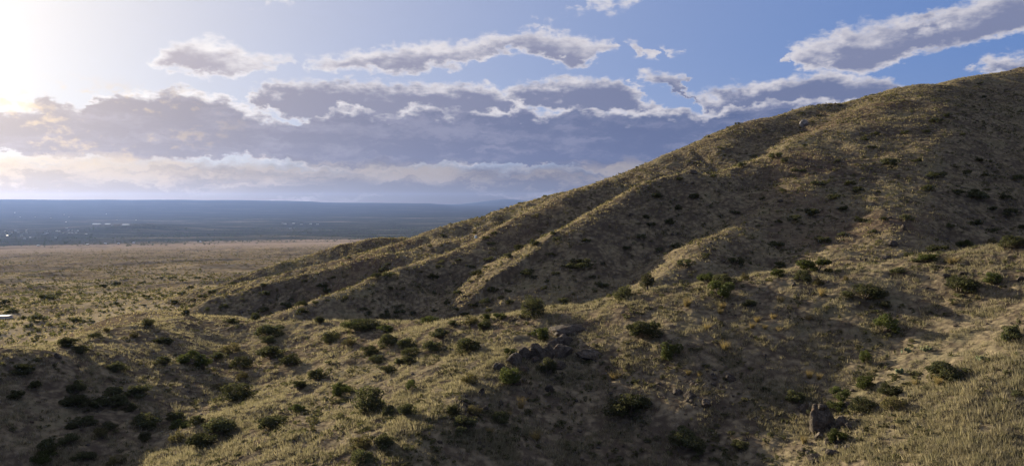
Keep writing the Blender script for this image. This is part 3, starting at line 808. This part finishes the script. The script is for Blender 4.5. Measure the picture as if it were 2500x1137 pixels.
def place_small(src, meshes, name, cat, grp, word, zone, sx=1.0):
    P = hits([(q[0], q[1] - 1) for q in src])
    items = [dict(px=q[0], py=q[1], w=q[2], h=q[3], p=p) for q, p in zip(src, P)]
    groups = {}
    for it in items: groups.setdefault(zone(it['px'], it['py']), []).append(it)
    k = 0
    for z, L in groups.items():
        L.sort(key=lambda q: q['px'])
        for i, it in enumerate(L):
            wm = it['w'] * it['p'][1] / F0; hm = it['h'] * it['p'][1] / F0
            o = link(name, meshes[k % len(meshes)]); k += 1
            o.location = it['p'] - np.array([0, 0, 0.05 * hm]); o.scale = (wm * sx, wm * sx, hm * 1.05); o.rotation_euler = (0, 0, random.uniform(0, 6.28))
            o['label'] = f"{word}, {ORD[i] + ' from left' if len(L) > 1 else 'alone'} {z}"; o['category'] = cat; o['group'] = grp
tufts = (from_view('c', [(455, 42, 60, 42), (440, 80, 45, 40), (690, 135, 60, 45), (800, 112, 55, 40), (1040, 120, 60, 45), (655, 175, 50, 38), (745, 184, 45, 34), (840, 200, 45, 34), (350, 186, 55, 42), (475, 325, 75, 70), (225, 495, 40, 34),
        (300, 506, 40, 34), (1765, 565, 60, 48), (1045, 515, 55, 60), (1110, 525, 50, 48), (1920, 560, 70, 70), (1010, 960, 55, 70)])
    + from_view('b', [(1410, 932, 95, 75), (1100, 892, 62, 52), (1950, 522, 90, 52), (1230, 770, 45, 40), (1310, 720, 70, 80), (2445, 490, 40, 34)])
    + from_view('d', [(2060, 482, 85, 45), (1015, 718, 60, 45), (1265, 680, 45, 55), (445, 745, 60, 60)]))
place_small(tufts, TUFT, 'grass_tuft', 'grass tuft', 'golden grass tufts', 'spiky golden grass tuft', near_zone)
bare = (from_view('a', [(2385, 435, 105, 95), (1380, 1095, 150, 105), (1550, 1060, 120, 90), (1090, 685, 62, 52), (1670, 850, 90, 80), (1100, 1070, 110, 70), (660, 185, 50, 45)])
    + from_view('b', [(165, 412, 95, 75), (1340, 675, 92, 84), (1275, 190, 50, 60), (500, 190, 70, 60), (1420, 595, 70, 72), (140, 520, 60, 60), (2280, 50, 60, 60)]))
place_small(bare, BARE, 'bare_shrub', 'shrub', 'bare twiggy shrubs', 'bare brown twiggy shrub', near_zone)

# ------------------------------------------------------------------ rocks
def ico(sub):
    import bmesh
    bm = bmesh.new(); bmesh.ops.create_icosphere(bm, subdivisions=sub, radius=1.0)
    V = np.array([v.co[:] for v in bm.verts]); Fc = np.array([[v.index for v in f.verts] for f in bm.faces]); bm.free()
    return V, Fc
ICO4, ICO2 = ico(4), ico(2)
def boulder(seed, planes=11, rough=0.085, base=None):
    rr = np.random.default_rng(9000 + seed)
    V, Fc = base or ICO4; V = V.copy()
    for _ in range(planes):
        n = rr.normal(size=3); n /= np.linalg.norm(n); d = rr.uniform(0.55, 0.9)
        s = V @ n - d
        V = V - np.outer(np.clip(s, 0, None) * 0.93, n)
    f = 1 + rough * (perlin(V[:, 0] * 2.3 + seed, V[:, 1] * 2.3 + V[:, 2] * 1.7, seed % 7) + 0.7 * perlin(V[:, 2] * 5 + seed, V[:, 0] * 5 - V[:, 1] * 4, 3)) * 2
    f = f - 0.06 * np.exp(-(perlin(V[:, 0] * 1.6 + 3 + seed, V[:, 2] * 1.6 + V[:, 1], 5) / 0.05) ** 2)
    return V * f[:, None], Fc
def put_rock(px, py, w, h, seed, label, mat='rock', name='boulder', tilt=0.0, grp=None, deep=0.8, V=None, smooth=True, lift=0.08):
    p = hits([(px, py - 0.25 * h)])[0]
    s = p[1] / F0
    V, Fc = boulder(seed) if V is None else V
    V = V * np.array([w * s * 0.66, w * s * 0.66 * deep, h * s * 0.74])
    o = link(name, mesh_from(name, V, Fc, (M[mat],), smooth=smooth))
    o.location = (p[0], p[1], p[2] + h * s * lift); o.rotation_euler = (R(6), R(tilt), random.uniform(-0.4, 0.4))
    o['label'] = label; o['category'] = 'rock'
    if grp: o['group'] = grp
OUT = [(1160, 475, 85, 62, 'low dark boulder at the left tip of the rock outcrop', -20), (1262, 435, 115, 88, 'rounded grey boulder second from the outcrop left tip', -18),
       (1350, 405, 95, 100, 'upright cracked slab left of the outcrop middle', -25), (1435, 395, 95, 128, 'tall domed slab at the middle of the outcrop', -22), (1500, 388, 66, 112, 'narrow leaning slab right of the tall domed slab', -25),
       (1590, 385, 120, 98, 'rust stained boulder at the right end of the slabs', -8), (1580, 302, 150, 76, 'broad brown rock behind the outcrop slabs', -10), (1620, 212, 230, 66, 'long dark flat topped rock ledge above the outcrop', -4),
       (1770, 382, 150, 62, 'low reddish rock alone right of the outcrop', 4), (1045, 642, 36, 64, 'small pointed stone below the outcrop left tip', 10), (1175, 706, 28, 44, 'tiny upright pale stone below the outcrop', 5),
       (1282, 562, 54, 40, 'pale stone beside the green shrub below the outcrop', 0), (1500, 612, 66, 62, 'brown stone under the outcrop right end', 0), (1570, 455, 84, 56, 'smooth grey boulder below the rust stained boulder', 8),
       (1070, 746, 42, 42, 'dark stone between two shrubs below the outcrop', 0), (1335, 480, 60, 44, 'small rock at the foot of the upright cracked slab', 0), (1410, 420, 56, 50, 'small rock wedged between the outcrop slabs', 0)]
for i, (x, y, w, h, lab, tl) in enumerate(OUT):
    q = from_view('b', [(x, y, w, h)])[0]
    put_rock(q[0], q[1], q[2], q[3], i, lab, tilt=tl, grp='rocks of the outcrop')
def standing():
    V, Fc = boulder(77, 14, 0.06)
    t = np.clip((V[:, 2] + 0.9) / 1.8, 0, 1)
    V[:, 0] = np.where(V[:, 0] > 0, V[:, 0] * (1.35 - 1.0 * t), V[:, 0] * (0.85 - 0.2 * t))
    V[:, 1] *= 1.05 - 0.45 * t
    V[:, 0] += 0.05 * np.tanh(7 * perlin(V[:, 2] * 2.6, V[:, 1] * 1.5 + 4, 2)) - 0.12 * t
    V[:, 1] += 0.05 * np.tanh(6 * perlin(V[:, 0] * 2.8 + 9, V[:, 2] * 1.3, 4))
    return V, Fc
q = from_view('c', [(1148, 900, 200, 225)])[0]
put_rock(q[0], q[1], q[2], q[3], 77, 'tall standing rock on the dark slope, lower right', name='standing_rock', tilt=-4, V=standing())
STAND = [(1128, 745, 62, 62, 'small head stone perched atop the standing rock', 0), (1262, 852, 86, 74, 'pointed slab leaning at the standing rock right foot', 28), (1310, 870, 60, 54, 'grey stone beyond the pointed slab', 10), (1120, 935, 76, 54, 'rounded stone at the foot of the standing rock', 0),
         (1192, 968, 66, 54, 'pale broken stone below the standing rock', 0), (1200, 1045, 78, 56, 'dark boulder lowest below the standing rock', 0), (1292, 722, 66, 54, 'stone behind the standing rock by green shrubs', 10), (1005, 735, 66, 50, 'low stone left of the standing rock head', 0),
         (500, 532, 74, 52, 'grey stone on the dark slope left of the standing rock', 0), (238, 655, 74, 54, 'weathered stone on the dark slope below the outcrop', 0), (150, 625, 60, 40, 'flat stone left of the weathered stone', 0), (340, 700, 70, 44, 'sunken stone right of the weathered stone', 0), (1080, 1080, 90, 50, 'broad stone at the bottom edge, lower right', 0),
         (1320, 1000, 60, 40, 'small stone right of the dark boulder', 0)]
for i, (x, y, w, h, lab, tl) in enumerate(STAND):
    q = from_view('c', [(x, y, w, h)])[0]
    if i == 0:
        s = hits([(q[0], 1050)])[0]
        k = s[1] / F0
        V, Fc = boulder(101); V = V * np.array([q[2] * k * .5, q[2] * k * .5, q[3] * k * .5])
        o = link('boulder', mesh_from('boulder', V, Fc, (M['rock'],), smooth=True))
        o.location = point(q[0], q[1] - q[3] * 0.5, s[1] + 0.3)
        o['label'] = lab; o['category'] = 'rock'; o['group'] = 'rocks at the standing rock'
    else:
        put_rock(q[0], q[1], q[2], q[3], 100 + i, lab, tilt=tl, grp='rocks at the standing rock')
q = from_view('a', [(388, 382, 44, 36)])[0]; put_rock(q[0], q[1], q[2], q[3], 140, 'lone bluish grey stone on the far left rib')
put_rock(1962, 310, 15, 17, 150, 'pale grey crag high on the hill near the skyline', 'pale_rock', 'crag')
for i, (x, y, w, h, lab) in enumerate([(2205, 565, 22, 26, 'dark crag on the lower nose of the hill'), (2180, 602, 34, 24, 'broken crag below the dark crag on the hill nose'), (2160, 632, 40, 18, 'pale rubble ledge just above the near ridge crest'), (1905, 495, 20, 14, 'small crag on the bright rib'), (1540, 528, 18, 14, 'small crag on the shaded face below the knob'), (1690, 424, 44, 16, 'dark rocky knob cap halfway up the hill')]):
    put_rock(x, y, w * 0.6, h * 0.7, 160 + i, lab, 'rock', 'crag', grp='crags on the hillside', lift=-0.05)
# pale stones along the near crest
for i, (x, y, w, h, lab) in enumerate([(1255, 785, 12, 9, 'pale stone beside the juniper on the crest'), (1270, 778, 10, 10, 'grey stone just right of the pale crest stone'), (1938, 700, 14, 10, 'pale stone on the crest below the bright rib'), (2310, 680, 18, 14, 'grey stone group on the upper crest'), (2350, 672, 16, 12, 'small stone right of the upper crest stones'), (2490, 690, 16, 18, 'pale upright stone at the right edge')]):
    put_rock(x, y, w, h, 180 + i, lab, grp='stones on the near crest')

# prickly pear with yellow fruit
def fruit_material():
    m, g, out = new_mat('yellow_fruit'); principled(g, out, (0.34, 0.29, 0.10), 0.7); return m
def pad_material():
    m, g, out = new_mat('cactus_pad'); p = position(g)
    principled(g, out, g.mix(g.noise(p, 4.0, 3), (0.06, 0.085, 0.045), (0.12, 0.135, 0.07)), 0.7); return m
M['fruit'] = fruit_material(); M['pad'] = pad_material()
def cactus(seed):
    rr = np.random.default_rng(seed); pads, fr = [], []
    for k in range(16):
        a = rr.uniform(0, 6.28); d = rr.uniform(0.05, 0.42); z = rr.uniform(0.1, 0.32)
        V, Fc = ICO2; sc = rr.uniform(0.09, 0.14)
        V = V * np.array([sc, sc * 0.22, sc * 1.25])
        th = rr.uniform(0, 3.14); c, s = math.cos(th), math.sin(th)
        V = V @ np.array([[c, -s, 0], [s, c, 0], [0, 0, 1]]) + np.array([d * math.cos(a), d * math.sin(a), z])
        pads.append((V, Fc))
        for j in range(3):
            fv = ICO2[0] * 0.02 + np.array([d * math.cos(a) + rr.normal() * 0.05, d * math.sin(a) + rr.normal() * 0.05, z + sc * 1.2])
            fr.append((fv, ICO2[1]))
    return join(pads), join(fr)
for i, (x, y, lab) in enumerate([(1832, 335, 'prickly pear with yellow fruit right of a small green shrub'), (1700, 345, 'prickly pear with pale fruit beside the first one'), (2205, 402, 'prickly pear with yellow fruit amid the tall grass'), (1660, 485, 'prickly pear with yellow fruit above the green shrubs')]):
    q = from_view('c', [(x, y, 90, 45)])[0]; p = hits([(q[0], q[1])])[0]
    e = bpy.data.objects.new('prickly_pear', None); scene.collection.objects.link(e); e.location = p; e.scale = (1.3, 1.3, 1.3)
    a, b = cactus(40 + i)
    link('pads', mesh_from('pads', *a, (M['pad'],), smooth=True), e); link('fruit', mesh_from('fruit', *b, (M['fruit'],), smooth=True), e)
    e['label'] = lab; e['category'] = 'cactus'; e['group'] = 'prickly pears'
# ------------------------------------------------------------------ what nobody could count: grass, brush, stones
def scatter(name, protos, pos, scale, mat, zscale=None, kind='stuff', tilt=0.0):
    n = len(pos); which = rng.integers(0, len(protos), n); a = rng.uniform(0, 2 * math.pi, n)
    Vs, Fs, off = [], [], 0
    for k, (V, Fc) in enumerate(protos):
        m = which == k
        if not m.any(): continue
        c, s = np.cos(a[m]), np.sin(a[m]); sc = scale[m]; zs = sc if zscale is None else zscale[m]
        X = (V[None, :, 0] * c[:, None] - V[None, :, 1] * s[:, None]) * sc[:, None] + pos[m, 0:1]
        Y = (V[None, :, 0] * s[:, None] + V[None, :, 1] * c[:, None]) * sc[:, None] + pos[m, 1:2]
        Z = V[None, :, 2] * zs[:, None] + pos[m, 2:3]
        P = np.stack([X, Y, Z], -1)
        q = m.sum()
        Fs.append((Fc[None] + (np.arange(q) * len(V))[:, None, None]).reshape(-1, Fc.shape[1]) + off)
        Vs.append(P.reshape(-1, 3)); off += q * len(V)
    V = np.concatenate(Vs); Fc = np.concatenate(Fs)
    o = link(name, mesh_from(name, V, Fc, (M[mat],)), kind=kind)
    print(name, n, 'faces', len(Fc))
    return o
def wedge(n, r0, r1, half=38.5, power=1.0):
    half = half + 7; n = int(n * half / (half - 7))
    a = np.radians(rng.uniform(-half, half, n)); u = rng.uniform(0, 1, n)
    if power == 1.0: r = np.sqrt(r0 * r0 + u * (r1 * r1 - r0 * r0))       # even over the area
    else: r = r0 * (r1 / r0) ** u                                        # thinner with distance
    return r * np.sin(a), r * np.cos(a)
def on_land(x, y, want, margin=560):
    z, lab = land(x, y)
    P = np.stack([x, y, z], 1)
    px, py, d = project(P)
    m = np.isin(lab, want) & (px > -margin) & (px < W0 + margin) & (py < H0 + 160)
    return P[m], px[m], py[m]

grr = np.random.default_rng(11)
GT = [blades(10, 0.46, 0.60, 0.058, grr, 0.6) for _ in range(10)]
x, y = wedge(200000, 42, 190, 39.5, 0)
P, px, py = on_land(x, y, [2, 0])
clump = fbm(P[:, 0] / 3.2, P[:, 1] / 3.2, 3, 201); patch = fbm(P[:, 0] / 14, P[:, 1] / 14, 3, 211)
tall = np.clip((px - 2230) / 150, 0, 1) * np.clip((py - 690) / 120, 0, 1)
keep = rng.uniform(0, 1, len(P)) < np.clip(0.42 + clump * 1.7 + patch * 1.1 + tall * 0.4, 0.05, 1.0)
P, tall, patch = P[keep], tall[keep], patch[keep]
if len(P) > 82000:
    k = rng.choice(len(P), 82000, False); P, tall, patch = P[k], tall[k], patch[k]
sc = rng.uniform(0.55, 1.0, len(P)) + 0.7 * rng.uniform(0, 1, len(P)) ** 4 + 0.2 * patch
scatter('dry_grass', GT, P, sc, 'grass', sc * (1 + 0.3 * tall) * rng.uniform(0.7, 1.1, len(P)))

HT = [blades(4, 0.62, 0.9, 0.20, grr, 0.5) for _ in range(8)]
x, y = wedge(260000, 165, 520, 38.5)
P, px, py = on_land(x, y, [1, 2])
cl = fbm(P[:, 0] / 6, P[:, 1] / 6, 3, 221); pt = fbm(P[:, 0] / 30, P[:, 1] / 30, 3, 231)
keep = rng.uniform(0, 1, len(P)) < np.clip(0.55 + cl * 0.9 + pt * 0.6, 0.05, 1)
P = P[keep]
if len(P) > 82000: P = P[rng.choice(len(P), 82000, False)]
scatter('hillside_grass', HT, P, rng.uniform(0.7, 1.4, len(P)), 'grass_far', rng.uniform(0.5, 1.05, len(P)))
x, y = wedge(60000, 170, 700, 38.5, 0)
P, px, py = on_land(x, y, [0])
P = P[: 15000]
scatter('plain_grass', HT, P, rng.uniform(0.8, 1.6, len(P)), 'grass_far', rng.uniform(0.5, 1.0, len(P)))

def bushlet(rr, n, leaf):
    d = rr.normal(size=(n, 3)); d /= np.linalg.norm(d, axis=1, keepdims=True)
    C = d * np.array([0.42, 0.42, 0.34]) * rr.uniform(0.75, 1.05, (n, 1)) + np.array([0, 0, 0.30])
    C[:, 2] = np.maximum(C[:, 2], 0.05)
    nr = d + rr.normal(size=d.shape) * 0.6; nr /= np.linalg.norm(nr, axis=1, keepdims=True)
    return leaf_quads(C, nr, leaf, rr)
BL = [bushlet(grr, 13, 0.25) for _ in range(6)]
BS = [bushlet(grr, 5, 0.38) for _ in range(6)]
# low brush on the near ridge
x, y = wedge(12000, 50, 185, 38, 0)
P, px, py = on_land(x, y, [2, 0])
P = P[fbm(P[:, 0] / 9, P[:, 1] / 9, 2, 241) > -0.05][:4800]
scatter('low_brush', BL, P, 0.3 + 1.0 * rng.uniform(0, 1, len(P)) ** 2, 'scrub', rng.uniform(0.25, 0.75, len(P)))
# brush dotted over the hill
x, y = wedge(40000, 160, 420, 38)
P, px, py = on_land(x, y, [1])
w = fbm(P[:, 0] / 22, P[:, 1] / 22, 3, 251)
P = P[rng.uniform(0, 1, len(P)) < np.clip(0.42 + w * 1.2, 0.03, 1)][:11000]
scatter('hillside_brush', BL, P, 0.45 + 1.5 * rng.uniform(0, 1, len(P)) ** 2.2, 'scrub', rng.uniform(0.4, 1.05, len(P)))
# desert scrub of the plain
x, y = wedge(130000, 210, 2500, 38, 0)
P, px, py = on_land(x, y, [0])
r = np.hypot(P[:, 0], P[:, 1])
w = fbm(P[:, 0] / 160, P[:, 1] / 45, 3, 261)
P = P[rng.uniform(0, 1, len(P)) < np.clip(0.55 + w * 1.3, 0.03, 1) * np.clip((r - 180) / 250, 0.15, 1)][:36000]
sc = rng.uniform(0.8, 2.0, len(P)) * (1 + 0.5 * np.clip((np.hypot(P[:, 0], P[:, 1]) - 600) / 900, 0, 1))
scatter('plain_scrub', BS, P, sc, 'scrub', sc * rng.uniform(0.6, 0.9, len(P)))
# woods of the far valley
x, y = wedge(30000, 2700, 6800, 38)
P, px, py = on_land(x, y, [0])
w = fbm(P[:, 0] / 900, P[:, 1] / 260, 4, 271)
r = np.hypot(P[:, 0], P[:, 1])
P = P[(rng.uniform(0, 1, len(P)) < np.clip(0.05 + w * 1.6 + np.clip((r - 2900) / 1500, 0, .7), 0.0, 1))][:9000]
sc = rng.uniform(5, 11, len(P))
scatter('valley_trees', BS, P, sc, 'far_tree', sc * rng.uniform(0.6, 0.9, len(P)))
# stones strewn over the slopes
SB = []
for i in range(6):
    V, Fc = boulder(300 + i, 9, 0.03, ICO2); SB.append((V * np.array([0.5, 0.5, 0.36]), Fc))
x, y = wedge(9000, 48, 170, 38, 0)
P, px, py = on_land(x, y, [2])
w = fbm(P[:, 0] / 8, P[:, 1] / 8, 2, 281)
P = P[(w > 0.12)][:900]
scatter('scattered_stones', SB, P, rng.uniform(0.15, 0.75, len(P)) ** 1.3, 'rock')
x, y = wedge(6000, 170, 480, 38)
P, px, py = on_land(x, y, [1])
w = fbm(P[:, 0] / 18, P[:, 1] / 18, 2, 291)
P = P[(w > 0.10)][:900]
scatter('hillside_stones', SB, P, 0.3 + 1.3 * rng.uniform(0, 1, len(P)) ** 2, 'rock')
# rubble round the outcrop and the standing rock
C = hits([(1330, 860), (1420, 850), (1270, 890), (1370, 900), (2015, 1040), (2060, 1010), (2030, 1075), (1720, 960), (1650, 940)])
k = rng.integers(0, len(C), 260)
x = C[k, 0] + rng.normal(size=260) * 2.3; y = C[k, 1] + rng.normal(size=260) * 2.3
P = np.stack([x, y, ground(x, y)], 1)
scatter('rock_rubble', SB, P, 0.15 + 0.7 * rng.uniform(0, 1, len(P)) ** 2, 'rock')

# ------------------------------------------------------------------ far-off buildings
def metal_material():
    m, g, out = new_mat('pale_sheet_metal'); b = principled(g, out, (0.80, 0.79, 0.76), 0.28, None, 0.5); b.inputs['Metallic'].default_value = 0.85; return m
def wall_material():
    m, g, out = new_mat('white_wall'); p = position(g)
    principled(g, out, g.mix(g.noise(p, 0.5, 3), (0.40, 0.38, 0.35), (0.55, 0.53, 0.49)), 0.8); return m
def tank_material():
    m, g, out = new_mat('blue_grey_paint'); p = position(g)
    principled(g, out, g.mix(g.noise(p, 3.0, 4), (0.30, 0.40, 0.50), (0.45, 0.54, 0.62)), 0.6); return m
M['metal'] = metal_material(); M['wall'] = wall_material(); M['tank'] = tank_material()
def gable(L, Wd, H, rise, over=0.3):
    a, b = L / 2, Wd / 2
    wallV = np.array([(-a, -b, -1), (a, -b, -1), (a, b, -1), (-a, b, -1), (-a, -b, H), (a, -b, H), (a, b, H), (-a, b, H)], float)
    wallF = np.array([(0, 1, 5, 4), (1, 2, 6, 5), (2, 3, 7, 6), (3, 0, 4, 7)])
    a2, b2 = a + over, b + over; zl = H - rise * over / b
    roofV = np.array([(-a2, -b2, zl), (a2, -b2, zl), (a2, 0, H + rise), (-a2, 0, H + rise), (-a2, b2, zl), (a2, b2, zl),
                      (-a2, -b2, zl + .15), (a2, -b2, zl + .15), (a2, 0, H + rise + .15), (-a2, 0, H + rise + .15), (-a2, b2, zl + .15), (a2, b2, zl + .15)], float)
    roofF = np.array([(0, 3, 2, 1), (3, 4, 5, 2), (6, 7, 8, 9), (9, 8, 11, 10), (0, 1, 7, 6), (5, 4, 10, 11), (1, 2, 8, 7), (2, 5, 11, 8), (3, 0, 6, 9), (4, 3, 9, 10)])
    return (wallV, wallF), (roofV, roofF)
def house(name, px, py, L, Wd, H, rise, label, cat, grp=None, rot=0.0, roof='metal'):
    p = hits([(px, py)], 16000.0)[0]
    e = bpy.data.objects.new(name, None); scene.collection.objects.link(e); e.location = p; e.rotation_euler = (0, 0, rot)
    (wv, wf), (rv, rf) = gable(L, Wd, H, rise)
    link('wall', mesh_from('wall', wv, wf, (M['wall'],)), e); link('roof', mesh_from('roof', rv, rf, (M[roof],)), e)
    e['label'] = label; e['category'] = cat
    if grp: e['group'] = grp
g6 = lambda x, y: (x / 7.106, 480 + y / 7.106)
for (x, y, w, lab) in ((1680, 482, 135, 'leftmost of three long white greenhouses in the valley'), (1872, 482, 85, 'middle of three long white greenhouses in the valley'), (2185, 496, 110, 'rightmost of three long white greenhouses in the valley')):
    px_, py_ = g6(x, y); d = hits([(px_, py_)], 16000.0)[0][1]
    house('greenhouse', px_, py_, w / 7.106 * d / F0, 26, 5, 4, lab, 'greenhouse', 'greenhouses in the valley', 0.0)
town = [(255, 280), (1112, 312), (1195, 352), (1145, 442), (322, 628), (382, 686), (525, 712), (1190, 590), (962, 718), (1095, 635), (1255, 590), (1325, 630), (985, 600), (810, 600), (460, 590), (210, 632), (270, 592), (1495, 652), (1350, 595), (130, 680), (2362, 408), (1845, 304), (2025, 404),
        (1255, 630), (1160, 550), (1030, 605), (430, 732), (610, 356), (350, 356), (880, 372), (1200, 632), (820, 640), (90, 600), (460, 625), (780, 650)]
rows = {'on the far side of the valley town': [q for q in town if q[1] < 500], 'in the middle streets of the valley town': [q for q in town if 500 <= q[1] < 628], 'on the near edge of the valley town': [q for q in town if q[1] >= 628]}
for where, L in rows.items():
    for i, (x, y) in enumerate(sorted(L)):
        px_, py_ = g6(x, y)
        house('house', px_, py_, rng.uniform(8, 16), rng.uniform(7, 10), 3.0, 2, f'tiny pale house, {ORD[i]} from left {where}', 'house', 'houses in the far valley town', rng.uniform(-0.6, 0.6), 'metal' if i % 5 == 0 else 'wall')
for i, (x, y) in enumerate([(2155, 303), (2175, 304), (2215, 340), (2240, 300), (2300, 308), (2370, 305), (2422, 306)]):
    house('house', x / 3.124, 450 + y / 3.124, rng.uniform(16, 30), 12, 5, 3, f'tiny pale house, {ORD[i]} of seven in the hamlet before the mesa', 'house', 'houses of the far hamlet', rng.uniform(-0.4, 0.4), 'metal' if i % 2 else 'wall')
for i, (x, y) in enumerate([(293, 471), (668, 461), (803, 456), (905, 453), (1017, 449), (1528, 440)]):
    house('roadside_building', x / 3.124, 450 + y / 3.124, 9, 6, 3.2, 1.6, f'tiny bright building, {ORD[i]} from left along the tan grassland edge', 'building', 'buildings along the grassland edge', 0.3 * i)
# long low shed with a bright metal roof at the left edge
p = hits([(10, 776)])[0]
e = bpy.data.objects.new('metal_roofed_shed', None); scene.collection.objects.link(e); e.location = p; e.rotation_euler = (0, 0, R(8))
(wv, wf), (rv, rf) = gable(9.0, 2.6, 0.7, 0.12, 0.15)
wv[:, 0] -= 2.6; rv[:, 0] -= 2.6
link('wall', mesh_from('wall', wv, wf, (M['wall'],)), e); link('roof', mesh_from('roof', rv, rf, (M['metal'],)), e)
e['label'] = 'long low shed with gleaming metal roof at the left edge'; e['category'] = 'shed'
# little tank in the gully behind the second spur
p = hits([(1162, 581)])[0]
e = bpy.data.objects.new('water_tank', None); scene.collection.objects.link(e); e.location = p
t = np.linspace(0, 2 * math.pi, 20, endpoint=False)
ringv = lambda r, z: np.stack([np.cos(t) * r, np.sin(t) * r, np.full(20, z)], 1)
i = np.arange(20); j = (i + 1) % 20
k = p[1] / F0
link('body', mesh_from('body', np.concatenate([ringv(3.2 * k, -1.0), ringv(3.2 * k, 5 * k)]), np.stack([i, j, j + 20, i + 20], 1), (M['tank'],), smooth=True), e)
link('dome', mesh_from('dome', np.concatenate([ringv(3.3 * k, 5 * k), ringv(2.4 * k, 6.5 * k), ringv(0.5 * k, 7.6 * k)]), np.concatenate([np.stack([i, j, j + 20, i + 20], 1), np.stack([i, j, j + 20, i + 20], 1) + 20]), (M['wall'],), smooth=True), e)
e['label'] = 'small blue grey tank with pale dome in the hill gully'; e['category'] = 'tank'
# ------------------------------------------------------------------ haze over the valley
def build_haze():
    xs, y0, y1, z0, z1 = 27500.0, -27500.0, 27500.0, -235.0, 420.0
    v = [(sx * xs, yy, zz) for sx in (-1, 1) for yy in (y0, y1) for zz in (z0, z1)]
    f = [(0, 1, 3, 2), (4, 6, 7, 5), (0, 4, 5, 1), (2, 3, 7, 6), (0, 2, 6, 4), (1, 5, 7, 3)]
    m = bpy.data.materials.new('haze_air'); m.use_nodes = True
    t = m.node_tree; t.nodes.clear()
    out = t.nodes.new('ShaderNodeOutputMaterial'); pv = t.nodes.new('ShaderNodeVolumePrincipled')
    pv.inputs['Color'].default_value = (0.31, 0.46, 0.95, 1.0)
    pv.inputs['Density'].default_value = 1.15e-5
    pv.inputs['Anisotropy'].default_value = 0.45
    t.links.new(pv.outputs[0], out.inputs['Volume'])
    me = mesh_from('haze', v, f, (m,))
    link('haze', me, kind='stuff')
build_haze()
